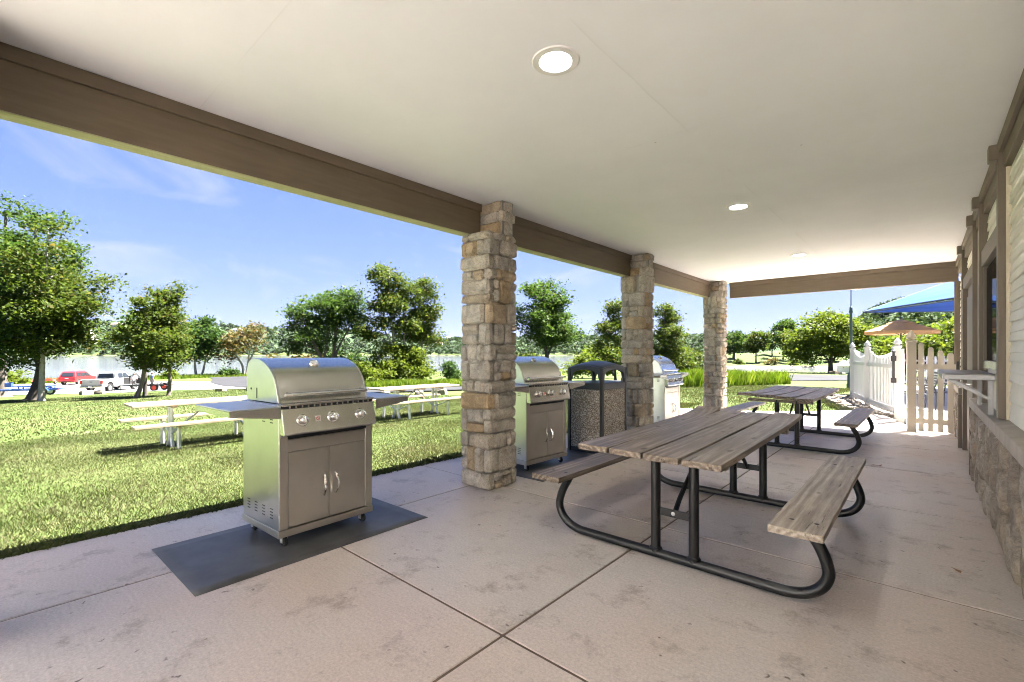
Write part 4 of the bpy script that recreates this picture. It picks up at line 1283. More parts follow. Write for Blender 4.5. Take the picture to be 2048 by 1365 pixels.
# ------------------------------------------------------------------ trash can with aggregate panels
tc_ = thing('trash_can', 'square aggregate panel trash can with dark domed lid', 'trash can', (-3.58, 5.93, 0))
HX, HY = 0.285, 0.345
m = MB(); m.box(-HX + 0.02, HX - 0.02, -HY + 0.02, HY - 0.02, 0.03, 0.86); m.build('liner', 'black_plastic', tc_)
m = MB(); m.box(-HX + 0.01, HX - 0.01, -HY + 0.01, HY - 0.01, 0.0, 0.06); m.build('base', 'black_plastic', tc_, bevel=0.006)
for sx in (-1, 1):
    for sy in (-1, 1):
        m = MB(); cx, cy = sx * (HX - 0.018), sy * (HY - 0.018)
        m.box(cx - 0.026, cx + 0.026, cy - 0.026, cy + 0.026, 0.0, 1.20); m.build('corner_post', 'black_plastic', tc_, bevel=0.010)
for s in (-1, 1):
    m = MB(); y0, y1 = sorted((s * (HY - 0.02), s * (HY - 0.004))); m.box(-HX + 0.048, HX - 0.048, y0, y1, 0.07, 0.895); m.build('aggregate_panel', 'aggregate', tc_)
    m = MB(); x0, x1 = sorted((s * (HX - 0.02), s * (HX - 0.004))); m.box(x0, x1, -HY + 0.048, HY - 0.048, 0.07, 0.895); m.build('aggregate_panel', 'aggregate', tc_)
    m = MB(); y0, y1 = sorted((s * (HY - 0.024), s * (HY + 0.003))); m.box(-HX + 0.047, HX - 0.047, y0, y1, 0.897, 0.985); m.build('rail', 'navy_plastic', tc_, bevel=0.005)
    m = MB(); x0, x1 = sorted((s * (HX - 0.024), s * (HX + 0.003))); m.box(x0, x1, -HY + 0.047, HY - 0.047, 0.897, 0.985); m.build('rail', 'navy_plastic', tc_, bevel=0.005)
m = MB(); m.box(-HX + 0.03, HX - 0.03, -HY + 0.03, HY - 0.03, 0.955, 0.99)
m.build('lid_tray', 'navy_plastic', tc_)
# arched heads over the four openings
for s in (-1, 1):
    for ax in (0, 1):
        h = (HX if ax == 0 else HY) - 0.045
        poly = [(-h, 1.205), (-h, 1.06)]
        poly = [(-h, 1.03)] + [(-h + 0.02 + 0.0 * k, 1.06) for k in range(1)] + [((h - 0.03) * math.sin(R(-80 + 160 * k / 14)) / math.sin(R(80)), 1.10 + 0.075 * math.cos(R(-80 + 160 * k / 14))) for k in range(15)] + [(h - 0.02, 1.06), (h, 1.03)]
        poly += [(h, 1.20 if False else 1.205)] + [(h * (1 - 2 * k / 10), 1.205 + 0.028 * math.sin(PI * k / 10)) for k in range(1, 10)] + [(-h, 1.205)]
        o_ = (HY if ax == 0 else HX)
        a0, a1 = sorted((s * (o_ - 0.028), s * (o_ - 0.002)))
        m = MB(); m.prism(poly, a0, a1, 'xz' if ax == 0 else 'yz'); m.build('lid_arch', 'navy_plastic', tc_)
m = MB(); nn = 14
for j in range(nn + 1):
    for i in range(nn + 1):
        u, v = i / nn * 2 - 1, j / nn * 2 - 1
        rr = 1 - 0.5 * (u * u + v * v) / 1.0
        edge = max(abs(u), abs(v))
        z = 1.208 + 0.06 * (1 - u * u) * (1 - v * v) + 0.030 * ((1 - u * u) + (1 - v * v)) * 0.5 - (0.02 if edge > 0.999 else 0)
        k = 1.0 - 0.05 * (abs(u) > .99 and abs(v) > .99)
        m.v.append((u * (HX + 0.008) * k, v * (HY + 0.008) * k, z))
for j in range(nn):
    for i in range(nn):
        a = j * (nn + 1) + i
        m.f.append((a, a + 1, a + nn + 2, a + nn + 1))
lo = m.build('dome_lid', 'navy_plastic', tc_, smooth=True, angle=60)
s_ = lo.modifiers.new('thick', 'SOLIDIFY'); s_.thickness = 0.012; s_.offset = -1

# ------------------------------------------------------------------ picnic tables on the patio
def plank(name, parent, w, l, t, x, y, z, mat, warp, rng, bev=0.005):
    """plank along y with a long-wise warp function giving the height"""
    n = 16; vs = []; fs = []
    for j in range(n + 1):
        v = j / n * 2 - 1
        dz = warp(v)
        tw = rng.uniform(-0.0012, 0.0012)
        for (px, pz) in ((-w / 2, 0), (w / 2, 0), (w / 2, t), (-w / 2, t)):
            vs.append((px + tw, v * l / 2, pz + dz))
    for j in range(n):
        for k in range(4):
            k2 = (k + 1) % 4
            fs.append((j * 4 + k, j * 4 + k2, (j + 1) * 4 + k2, (j + 1) * 4 + k))
    fs += [(3, 2, 1, 0), tuple(n * 4 + k for k in range(4))]
    mm = MB(); mm.v = vs; mm.f = fs
    return mm.build(name, mat, parent, bevel=bev, loc=(x, y, z))
def make_patio_table(label, warps, seed):
    rng = random.Random(seed)
    t = thing('picnic_table', label, 'picnic table', group='weathered picnic tables on the patio')
    L = 2.42; bw = 0.238; gap = 0.017
    for k in range(4):
        x = -0.115 + (k - 1.5) * (bw + gap)
        plank('top_plank', t, bw, L + rng.uniform(-.02, .02), 0.042, x, 0.0, 0.712, 'weathered', warps[k], rng)
    for x in (-0.925, 0.755):
        plank('seat_plank', t, 0.262, L - 0.03, 0.042, x, -0.005, 0.412, 'bleached' if x > 0 and seed == 3 else 'weathered', lambda v: 0.0, rng)
    for y in (-1.02, 0.72):
        # continuous bent tube: foot with both ends curling up under the seats
        path = []
        r = 0.17
        right = [(0.60, 0.033), (0.70, 0.036), (0.79, 0.062), (0.855, 0.115), (0.885, 0.185), (0.875, 0.255), (0.845, 0.33), (0.80, 0.405)]
        left = [(-x, z) for x, z in right]
        left = [(x - 0.03, z) for x, z in left]
        path = [(x, y, z) for x, z in reversed(left)] + [(-0.3, y, 0.033), (0.3, y, 0.033)] + [(x, y, z) for x, z in right]
        path = [tuple(p) for p in smooth_path(path, 4)]
        m = MB(); m.tube(path, 0.031, 14); m.build('foot_tube', 'black_metal', t, smooth=True)
        for x in (-0.105, 0.155):
            m = MB(); m.tube([(x, y, 0.04), (x, y, 0.708)], 0.0325, 14); u = m.build('upright_tube', 'black_metal', t, smooth=True)
            m = MB(); m.lathe([(0.045, 0.064), (0.040, 0.072), (0.033, 0.078)], c=(x, y, 0), n=14, caps=False); m.build('weld', 'black_metal', u, smooth=True)
        m = MB(); m.box(-0.075, 0.125, y - 0.004, y + 0.004, 0.30, 0.352); cb = m.build('cross_bar', 'black_metal', t)
        s = 1 if y < 0 else -1
        m = MB(); m.lathe([(0.0, -0.012), (0.013, -0.010), (0.013, -0.004)], c=(0.02, y - 0.002, 0.327), n=8, axis='y', caps=False); m.build('bolt', 'galv', cb)
        m = MB(); m.tube([(0.02, y + s * 0.02, 0.325), (0.02, y + s * 0.10, 0.40), (0.02, y + s * 0.55, 0.705)], [0.018, 0.017, 0.014], 8); m.build('brace', 'black_metal', t, smooth=True)
        m = MB(); m.box(-0.50, 0.36, y - 0.03, y + 0.03, 0.672, 0.711); m.build('cleat', 'weathered', t)
        for x in (-0.915, 0.77):
            m = MB(); m.box(x - 0.10, x + 0.10, y - 0.045, y + 0.045, 0.397, 0.4115); m.build('seat_cleat', 'black_metal', t)
            for dx in (-0.06, 0.06):
                m = MB(); m.lathe([(0.0, 0.4572), (0.010, 0.4565), (0.013, 0.4545)], c=(x + dx, y, 0), n=10, caps=False); m.build('bolt', 'black_metal', t)
    return t
wa = [lambda v: 0.01 * v + 0.055 * max(0, v) ** 4, lambda v: 0.012 + 0.022 * v, lambda v: 0.014 + 0.024 * v, lambda v: 0.010 + 0.022 * v + 0.022 * max(0, v) ** 4]
wb = [lambda v: 0.016 + 0.012 * max(0, -v) ** 2 + 0.02 * v * v, lambda v: 0.014 + 0.02 * v * v, lambda v: 0.008 + 0.016 * v * v, lambda v: 0.004 + 0.03 * max(0, v) ** 2]
pt1 = make_patio_table('nearest weathered picnic table with black tube frame', wa, 3)
pt1.location = (-1.27, 4.06, 0.002)
pt2 = make_patio_table('second weathered picnic table near the white gate', wb, 8)
pt2.location = (-1.52, 8.86, 0.002); pt2.rotation_euler = (0, 0, R(-0.8))

# ------------------------------------------------------------------ picnic tables on the lawn (pine on galvanised legs)
def make_lawn_table(label):
    rng = random.Random(17)
    t = thing('picnic_table', label, 'picnic table', group='pale pine picnic tables on the lawn')
    L = 2.43
    for k in range(3):
        plank('top_plank', t, 0.235, L, 0.04, (k - 1) * 0.247, 0, 0.735, 'pine', lambda v: 0.0, rng, 0.006)
    for x in (-0.60, 0.60):
        plank('seat_plank', t, 0.235, L + 0.05, 0.04, x, 0, 0.42, 'pine', lambda v: 0.0, rng, 0.006)
    for y in (-0.62, 0.62):
        for x in (-0.075, 0.075):
            m = MB(); m.tube([(x, y, 0.70), (x, y, 0.16), (x * 1.05, y, 0.10), (x * 1.6, y, 0.03), (x * 2.2, y, -0.12)], [0.034] * 5, 12); m.build('leg', 'galv', t, smooth=True)
        for x in (-0.56, 0.56):
            m = MB(); m.tube([(x, y, 0.40), (x, y, 0.14), (x * 1.02, y, 0.05), (x * 1.06, y, -0.12)], [0.034] * 4, 12); m.build('seat_leg', 'galv', t, smooth=True)
            m = MB(); m.box(x - 0.09, x + 0.09, y - 0.03, y + 0.03, 0.385, 0.4195); m.build('seat_cleat', 'pine', t)
            s = 1 if x > 0 else -1
            m = MB(); m.tube([(s * 0.09, y, 0.22), (x, y, 0.37)], 0.017, 8); m.build('stay', 'galv', t, smooth=True)
        m = MB(); m.box(-0.33, 0.33, y - 0.04, y + 0.04, 0.695, 0.7345); m.build('cleat', 'pine', t)
        m = MB(); m.box(-0.08, 0.08, y - 0.01, y + 0.01, 0.20, 0.235); m.build('cross_bar', 'galv', t)
        s = 1 if y < 0 else -1
        m = MB(); m.tube([(0.0, y, 0.22), (0.0, y + s * 0.60, 0.70)], 0.018, 8); m.build('brace', 'galv', t, smooth=True)
    m = MB(); m.box(-0.33, 0.33, -0.045, 0.045, 0.70, 0.7345); m.build('cleat', 'pine', t)
    return t
lt1 = make_lawn_table('pale pine picnic table on the lawn left of the nearest grill')
lt2 = copy_tree(lt1); lt2['label'] = 'pale pine picnic table on the lawn beside the nearest column'
for o, x, y, rz in ((lt1, -10.06, 2.76, 0.0), (lt2, -10.08, 7.52, R(0))):
    o.location = (x, y, gz(x, y) - 0.01); o.rotation_euler = (0, 0, rz)

# ------------------------------------------------------------------ white picket fence, gate, lamp post
def finial(m, x, y, z, s=1.0):
    m.lathe([(0.085 * s, z), (0.088 * s, z + 0.02 * s), (0.05 * s, z + 0.035 * s), (0.045 * s, z + 0.05 * s), (0.082 * s, z + 0.068 * s), (0.080 * s, z + 0.085 * s), (0.058 * s, z + 0.135 * s), (0.028 * s, z + 0.185 * s), (0.0, z + 0.225 * s)], c=(x, y, 0), n=16, caps=False)
def picket_mesh(w, h, t, name='picket', mat='white_vinyl'):
    m = MB(); m.prism([(-w / 2, 0), (w / 2, 0), (w / 2, h - 0.035), (w * 0.28, h - 0.008), (0, h), (-w * 0.28, h - 0.008), (-w / 2, h - 0.035)], -t / 2, t / 2, 'xz')
    return m.mesh(name, mat)
fence = thing('picket_fence', 'white vinyl picket fence with scalloped top around the pool', 'fence', (0, 0, 0))
FP = [(-0.42, 13.25), (-1.12, 15.68), (-1.66, 18.0), (-1.0, 26.9), (9.0, 26.9)]
for i, (x, y) in enumerate(FP[:4]):
    m = MB(); m.box(x - 0.06, x + 0.06, y - 0.06, y + 0.06, -0.1, 1.53)
    p = m.build('post', 'white_vinyl', fence, bevel=0.006)
    m = MB(); m.box(x - 0.075, x + 0.075, y - 0.075, y + 0.075, 1.532, 1.555); finial(m, x, y, 1.555, 0.95); m.build('post_cap', 'white_vinyl', p, smooth=True)
for i in range(3):
    a, b = np.array(FP[i]), np.array(FP[i + 1])
    d = b - a; L = np.linalg.norm(d); d /= L
    ang = math.atan2(d[1], d[0])
    n = int(L / 0.125)
    for z in (0.16, 1.12):
        m = MB(); m.bar((*(a + d * 0.06), z), (*(b - d * 0.06), z), 0.04, 0.09); m.build('rail', 'white_vinyl', fence)
    for k in range(1, n):
        q = a + d * (k * L / n)
        u = (k / n - 0.5) * 2
        h = 1.27 + 0.24 * abs(u) ** 2.2
        o_ = bpy.data.objects.new('picket', picket_mesh(0.076, h, 0.022)); COL.objects.link(o_)
        o_.parent = fence; nrm = (d[1], -d[0])
        o_.location = (q[0] - nrm[0] * -0.033, q[1] - nrm[1] * -0.033, 0.05); o_.rotation_euler = (0, 0, ang)
# the far run, too small to pick apart
m = MB()
for k in range(75):
    x = -0.9 + k * 0.13; u = ((k % 18) / 18 - 0.5) * 2; h = 1.27 + 0.22 * abs(u) ** 2.2
    m.prism([(x - 0.038, 0.05), (x + 0.038, 0.05), (x + 0.038, h), (x, h + 0.03), (x - 0.038, h)], 26.88, 26.90, 'xz')
m.box(-1, 9, 26.905, 26.94, 0.12, 0.2); m.box(-1, 9, 26.905, 26.94, 1.06, 1.14)
tag(m.build('picket_row', 'white_vinyl', fence), 'far run of the pool fence', None, None, 'stuff')
m = MB(); m.box(-0.285, -0.235, 12.60, 12.64, -0.1, 1.45); m.box(-0.34, -0.18, 12.56, 12.60, 0.86, 1.0)
lp = MB(); lp.box(-0.42, -0.29, 12.42, 12.55, -0.08, 1.50); lpo = lp.build('latch_post', 'white_vinyl', fence, bevel=0.006)
m = MB(); m.tube([(-0.455, 12.40, 0.82), (-0.455, 12.40, 1.42)], 0.024, 10); m.box(-0.50, -0.41, 12.37, 12.43, 0.80, 0.90); m.box(-0.50, -0.41, 12.37, 12.43, 1.25, 1.36); m.lathe([(0.024, 1.42), (0.034, 1.43), (0.03, 1.46), (0.0, 1.475)], c=(-0.455, 12.40, 0), n=10, caps=False)
m.build('gate_latch', 'black_plastic', lpo)

gate = thing('picket_gate', 'beige picket gate with a pointed post cap beside the building', 'gate', (-0.16, 11.07, 0))
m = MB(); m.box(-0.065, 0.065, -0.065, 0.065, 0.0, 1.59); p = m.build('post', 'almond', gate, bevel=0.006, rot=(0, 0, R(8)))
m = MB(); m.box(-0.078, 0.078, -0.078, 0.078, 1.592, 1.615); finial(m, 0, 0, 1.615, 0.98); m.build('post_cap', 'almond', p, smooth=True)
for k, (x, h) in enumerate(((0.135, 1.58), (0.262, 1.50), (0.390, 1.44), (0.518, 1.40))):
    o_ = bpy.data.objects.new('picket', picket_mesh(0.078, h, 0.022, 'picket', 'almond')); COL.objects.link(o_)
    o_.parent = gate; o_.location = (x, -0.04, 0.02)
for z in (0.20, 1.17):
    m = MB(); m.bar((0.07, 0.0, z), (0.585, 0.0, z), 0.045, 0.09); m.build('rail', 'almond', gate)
m = MB(); m.box(0.59, 0.625, -0.02, 0.03, 0.15, 0.30); m.box(0.59, 0.625, -0.02, 0.03, 1.12, 1.27); m.build('hinge', 'black_metal', gate)

lx, ly = -3.44, 36.5
lamp = thing('lamp_post', 'dark green lamp post beyond the end of the white fence', 'lamp post', (lx, ly, gz(lx, ly) - 0.05))
m = MB(); m.lathe([(0.24, 0), (0.24, 0.30), (0.20, 0.34), (0.20, 0.85), (0.15, 0.95), (0.16, 1.02), (0.095, 1.10)], n=16, caps=False); m.build('base', 'lamp_green', lamp, smooth=True)
m = MB(); m.lathe([(0.09, 1.05), (0.072, 4.85), (0.11, 4.88), (0.11, 4.98), (0.085, 5.02), (0.085, 5.22), (0.03, 5.26), (0.03, 7.4)], n=14, caps=False); m.build('pole', 'lamp_green', lamp, smooth=True)
m = MB(); m.lathe([(0.03, 7.4), (0.16, 7.44), (0.20, 7.85), (0.24, 7.88), (0.05, 8.15), (0.0, 8.3)], n=14, caps=False); m.build('lantern', 'lamp_green', lamp, smooth=True)

# ------------------------------------------------------------------ pool side: umbrella, shade sail, chairs
ux, uy = -0.60, 22.0
um = thing('patio_umbrella', 'tan market umbrella with dark pole behind the gate', 'umbrella', (ux, uy, 0.0))
m = MB(); m.tube([(0, 0, 0), (0, 0, 2.62)], 0.022, 10); m.lathe([(0.25, 0), (0.25, 0.05), (0.05, 0.09), (0.04, 0.3)], n=16, caps=False); m.build('pole', 'black_metal', um, smooth=True)
m = MB(); m.lathe([(0.02, 2.6), (0.05, 2.66), (0.05, 2.72), (0.0, 2.77)], n=10, caps=False); m.build('finial', 'black_metal', um, smooth=True)
m = MB(); S = 8; RR = 1.08; rings = 6
def umb_pt(k, r, skirt=0):
    a = 2 * PI * k / S + 0.15
    return (r * math.cos(a), r * math.sin(a), 2.62 - 0.40 * (r / RR) ** 1.15 - skirt)
for s in range(S):
    for i in range(rings):
        r0, r1 = RR * (0.30 + 0.70 * i / rings), RR * (0.30 + 0.70 * (i + 1) / rings)
        n0 = len(m.v)
        for r_ in (r0, r1):
            p, q = Vector(umb_pt(s, r_)), Vector(umb_pt(s + 1, r_))
            mid = (p + q) / 2; mid.z -= 0.02 * (r_ / RR)
            m.v += [tuple(p), tuple(mid), tuple(q)]
        m.f += [(n0, n0 + 1, n0 + 4, n0 + 3), (n0 + 1, n0 + 2, n0 + 5, n0 + 4)]
    p, q = umb_pt(s, RR), umb_pt(s + 1, RR); n0 = len(m.v)
    m.v += [p, q, (q[0] * 0.985, q[1] * 0.985, q[2] - 0.11), (p[0] * 0.985, p[1] * 0.985, p[2] - 0.11)]; m.f.append((n0, n0 + 1, n0 + 2, n0 + 3))
can = m.build('canopy', 'canvas_tan', um)
m = MB()
for s in range(S):
    p, q = umb_pt(s, RR * 0.40), umb_pt(s + 1, RR * 0.40)
    n0 = len(m.v); m.v += [(0, 0, 2.66), (p[0], p[1], p[2] + 0.035), (q[0], q[1], q[2] + 0.035)]; m.f.append((n0, n0 + 1, n0 + 2))
m.build('vent', 'canvas_tan', can)
for s in range(S):
    p = umb_pt(s, RR * 0.985); m = MB(); m.tube([(0, 0, 2.58), (p[0], p[1], p[2] - 0.025)], 0.009, 6); m.tube([(0, 0, 2.05), (p[0] * .5, p[1] * .5, 2.58 - 0.40 * .5 ** 1.15 - 0.03)], 0.007, 6); m.build('rib', 'black_metal', um)

sail = thing('shade_sail', 'large blue shade sail stretched over the pool deck', 'shade sail', (0, 0, 0))
TIP = Vector((-1.53, 20.0, 2.82)); NEAR = TIP + (Vector((0.85, 16.8, 2.84)) - TIP) * 1.9
FARL = TIP + (Vector((1.2, 23.8, 2.97)) - TIP) * 1.9; FARH = TIP + (Vector((1.42, 27.6, 4.75)) - TIP) * 1.9
def panel(name, a, b, c, sag):
    """triangular cloth panel with hollow edges"""
    m = MB(); n = 18; idx = {}
    cen = (a + b + c) / 3
    for i in range(n + 1):
        for j in range(n + 1 - i):
            u, v = i / n, j / n; w_ = 1 - u - v
            p = a * w_ + b * u + c * v
            k = sag * (4 * u * w_ * (1 - v) * (1 - 3 * min(1, 3 * v)) if v < 0.33 else 0) * 0.5
            p = p + (cen - p) * max(0, k)
            p = p - Vector((0, 0, 1)) * (sag * 1.2 * u * v * w_ * 9)
            idx[(i, j)] = len(m.v); m.v.append(tuple(p))
    for i in range(n):
        for j in range(n - i):
            m.f.append((idx[(i, j)], idx[(i + 1, j)], idx[(i, j + 1)]))
            if j < n - i - 1: m.f.append((idx[(i + 1, j)], idx[(i + 1, j + 1)], idx[(i, j + 1)]))
    o = m.build(name, 'canvas_blue', sail, smooth=True, angle=80)
    for e in ([idx[(i, 0)] for i in range(n + 1)], [idx[(0, j)] for j in range(n + 1)]):
        h = MB(); h.tube([m.v[k] for k in e], 0.022, 6); h.build('hem', 'hem_navy', o, smooth=True)
panel('cloth', TIP, NEAR, FARL, 0.06)
panel('cloth', TIP + Vector((0, 0, 0.02)), NEAR + Vector((0, 0, 0.03)), FARH, 0.10)
for c in (NEAR, FARL, FARH):
    mm = MB(); mm.tube([(c.x + 0.1, c.y, -0.1), (c.x + 0.1, c.y, c.z + 0.15)], 0.06, 12); mm.build('mast', 'lamp_green', sail, smooth=True)

def make_chair(label):
    t = thing('patio_chair', label, 'chair', group='dark sling chairs on the pool deck')
    for s in (-1, 1):
        m = MB(); pts = [(0.02, 0.0), (0.0, 0.25), (0.02, 0.52), (0.10, 0.62), (0.30, 0.635), (0.48, 0.60), (0.53, 0.45), (0.55, 0.0)]
        m.tube([tuple(q) for q in smooth_path([(x, s * 0.28, z) for x, z in pts], 3)], 0.016, 8); m.build('side_frame', 'black_metal', t, smooth=True)
    for k in range(7):
        m = MB(); m.box(0.06 + k * 0.065, 0.11 + k * 0.065, -0.27, 0.27, 0.385, 0.40); m.build('seat_slat', 'black_plastic', t)
    for k in range(8):
        z = 0.44 + k * 0.065; x = 0.06 - (z - 0.42) * 0.28
        m = MB(); m.box(x - 0.008, x + 0.008, -0.27, 0.27, z, z + 0.048); m.build('back_slat', 'black_plastic', t)
    m = MB(); m.tube([(0.10, -0.27, 0.37), (0.10, 0.27, 0.37)], 0.012, 6); m.tube([(0.48, -0.27, 0.37), (0.48, 0.27, 0.37)], 0.012, 6)
    for s in (-1, 1): m.tube([(0.50, s * 0.27, 0.39), (0.08, s * 0.27, 0.39), (-0.10, s * 0.27, 0.98)], 0.014, 6)
    m.build('seat_frame', 'black_metal', t, smooth=True)
    return t
c1 = make_chair('dark slatted chair seen through the left of the gate')
c1.location = (0.15, 15.6, 0.006); c1.rotation_euler = (0, 0, R(200))
c2 = copy_tree(c1); c2['label'] = 'dark slatted chair behind the middle gate pickets'; c2.location = (0.75, 16.4, 0.006); c2.rotation_euler = (0, 0, R(150))
c3 = copy_tree(c1); c3['label'] = 'dark chair close behind the gate next to the building'; c3.location = (0.60, 12.6, 0.006); c3.rotation_euler = (0, 0, R(20))

# bed rubble along the fence and dry leaf on the patio
rng = random.Random(9)
rk = []
for k in range(5):
    vs, fs = stone_block(1, 0.8, 0.5, rng, None, 0.08)
    me = bpy.data.meshes.new('pebble'); me.from_pydata(vs, [], fs); me.materials.append(MAT['rock'])
    rk.append(me)
def cobbles(name, spots, label, kind='stuff'):
    mm = MB()
    for (x, y, z, s, a) in spots:
        me = rng.choice(rk); ca, sa = math.cos(a), math.sin(a)
        base_ = [(v.co.x * s, v.co.y * s, v.co.z * s) for v in me.vertices]
        mm.add([(x + ca * p[0] - sa * p[1], y + sa * p[0] + ca * p[1], z + p[2]) for p in base_], [tuple(p.vertices) for p in me.polygons])
    return tag(mm.build(name, 'rock', None, smooth=True, angle=50), label, 'rubble', None, kind)
sp_ = []
for k in range(420):
    t_ = rng.random(); y = 13.4 + 5.8 * t_
    x0 = np.interp(y, [13.3, 14.2, 15.7, 18, 19.4], [-0.46, -0.85, -1.2, -1.75, -1.9]); x1 = np.interp(y, [13.3, 14.2, 15.6, 17.6, 19.2], [-0.50, -1.2, -1.75, -2.35, -2.55])
    sp_.append((rng.uniform(x1, x0), y, 0.0, rng.uniform(0.05, 0.14), rng.uniform(0, 6)))
cobbles('bed_rubble', sp_, 'broken flat stones filling the bed beside the white fence')
leafm = MB(); leafm.v = [(0, 0, 0.004), (0.05, 0.03, 0.012), (0.10, 0.015, 0.006), (0.15, 0.04, 0.02), (0.11, -0.02, 0.004), (0.05, -0.035, 0.014)]; leafm.f = [(0, 1, 5), (1, 2, 4, 5), (2, 3, 4)]
lo_ = leafm.build('dry_leaf', 'leaf_litter', None, loc=(-0.50, 7.3, 0.002), rot=(0, 0, 0.4)); tag(lo_, 'single dry brown leaf on the patio near the second table', 'leaf')
lo_ = leafm.build('dry_leaf', 'leaf_litter', None, loc=(0.18, 4.1, 0.002), rot=(0, 0, 2.0)); lo_.scale = (0.5, 0.5, 0.5); tag(lo_, 'small dry leaf on the patio close to the stone base', 'leaf')

# ------------------------------------------------------------------ leaves, trees
def leaf_cards(centers, size, rs, up=0.45, aspect=0.62):
    """kite shaped leaf cards, random orientation biased to face up"""
    n = len(centers)
    nrm = rs.normal(size=(n, 3)); nrm[:, 2] = np.abs(nrm[:, 2]) + up
    nrm /= np.linalg.norm(nrm, axis=1, keepdims=True)
    t = rs.normal(size=(n, 3)); t -= nrm * (t * nrm).sum(1, keepdims=True)
    t /= np.linalg.norm(t, axis=1, keepdims=True) + 1e-9
    b = np.cross(nrm, t)
    s = size * np.clip(rs.lognormal(0.0, 0.34, size=(n, 1)), 0.45, 2.0)
    p0 = centers - t * s * 0.5
    p2 = centers + t * s * 0.5 - nrm * s * 0.12
    p1 = centers + b * s * aspect * 0.5 - t * s * 0.05
    p3 = centers - b * s * aspect * 0.5 - t * s * 0.05
    return np.stack([p0, p1, p2, p3], 1).reshape(-1, 3)

def make_tree(name, label, x, y, h, blobs, stems, nleaf, leaf, lmat, bmat, seed, group=None, clump=0.55, nclump=60, cat='tree', shell=0.5, twigs=0.7, sink=0.15):
    """blobs: crown ellipsoids (cx,cy,cz,rx,ry,rz), fractions of h for z and metres for the rest; stems: list of (path points, base radius)"""
    rs = np.random.RandomState(seed); rng = random.Random(seed)
    z0 = gz(x, y) - sink
    t = thing(name, label, cat, (x, y, z0), 0, group)
    vol = np.array([b[3] * b[4] * b[5] for b in blobs]); vol = vol ** 0.8 / (vol ** 0.8).sum()
    cl = []
    for k in range(nclump):
        b = blobs[rs.choice(len(blobs), p=vol)]
        d = rs.normal(size=3); d /= np.linalg.norm(d)
        r = rs.uniform() ** shell
        cl.append((b[0] + d[0] * b[3] * r, b[1] + d[1] * b[4] * r, b[2] + d[2] * b[5] * r))
    cl = np.array(cl)
    # wood: stems, then limbs from the stems out to the leaf clumps
    m = MB()
    stem_pts = []
    for path, r0 in stems:
        pp = [tuple(p) for p in smooth_path(path, 5)]
        nn = len(pp)
        rad = [r0 * (1.0 - 0.86 * (i / (nn - 1)) ** 0.9) * (1.35 if i == 0 else 1) for i in range(nn)]
        m.tube(pp, rad, 9, False)
        for i, p in enumerate(pp):
            if i > nn * 0.22: stem_pts.append((p, rad[i]))
    sp = np.array([p for p, _ in stem_pts]); sr = np.array([r for _, r in stem_pts])
    for c in cl:
        if rng.random() > twigs: continue
        dd = np.linalg.norm(sp - c, axis=1) + np.maximum(0, sp[:, 2] - c[2] + 0.05 * h) * 2.0
        i = int(np.argmin(dd))
        p = Vector(sp[i]); q = Vector(c)
        mid = p.lerp(q, 0.5) + Vector((rng.uniform(-.1, .1), rng.uniform(-.1, .1), rng.uniform(-0.02, 0.10))) * (q - p).length
        r0 = min(sr[i] * 0.6, 0.012 + 0.018 * (q - p).length)
        m.tube([p, p.lerp(mid, .5), mid, q], [r0, r0 * 0.75, r0 * 0.5, r0 * 0.15], 5, False)
    m.build('trunk', bmat, t, smooth=True, angle=80)
    per = rs.dirichlet(np.ones(nclump) * 6) * nleaf
    pts = []
    for c, k in zip(cl, per):
        k = int(k) + 1
        g = rs.normal(size=(k, 3)) * np.array((1, 1, 0.62)) * clump * rs.uniform(0.7, 1.25)
        pts.append(c + g)
    pts = np.concatenate(pts)
    pts = pts[pts[:, 2] > 0.12]
    o = quads_object('crown', leaf_cards(pts, leaf, rs), lmat, t)
    return t

GT = 'trees beside the parking area'
# big dense trees at the left edge
make_tree('shade_tree', 'tall dense tree with leaning dark trunk at the left', -44.65, 1.82, 13.2,
          [(0.3, -1.2, 4.2, 3.6, 3.0, 1.9), (0.2, 0.4, 6.8, 3.4, 3.0, 2.2), (0.0, 0.2, 9.6, 2.5, 2.3, 2.2), (0.0, 0.8, 11.8, 1.2, 1.2, 1.4), (0.2, 2.0, 5.0, 1.0, 1.0, 0.6)],
          [([(0, 0, 0), (0.1, 0.35, 1.4), (0.1, 0.45, 3.2), (0, 0.3, 7), (0, 0.2, 12)], 0.36), ([(0.1, 0.4, 2.6), (0.8, -0.8, 4.6), (1.2, -1.8, 6.4)], 0.16), ([(0, 0.4, 3.4), (0.3, 1.8, 4.4), (0.5, 3.2, 4.6)], 0.10)],
          24000, 0.19, 'leaf_a', 'bark_dark', 1, GT, 0.42, 105)
make_tree('shade_tree', 'slender tree with pale straight trunk left of the vehicles', -41.28, 2.14, 11.8,
          [(0.0, 0.6, 4.2, 2.2, 2.4, 1.4), (0.0, 0.5, 6.3, 2.5, 2.5, 1.8), (0.0, 0.4, 8.6, 2.0, 2.0, 1.8), (0.0, 0.6, 10.6, 1.0, 1.0, 1.0), (0.3, 2.2, 6.2, 1.0, 1.1, 0.5), (0.2, 3.3, 5.6, 0.9, 0.9, 0.25), (0.2, 2.2, 7.6, 0.9, 0.9, 0.6)],
          [([(0, 0, 0), (0, 0.03, 2), (0, 0.1, 5), (0, 0.3, 11)], 0.20), ([(0, 0.1, 4.4), (0.2, 1.8, 5.4), (0.2, 3.5, 5.7)], 0.07)],
          18000, 0.18, 'leaf_b', 'bark_pale', 2, GT, 0.5, 95)
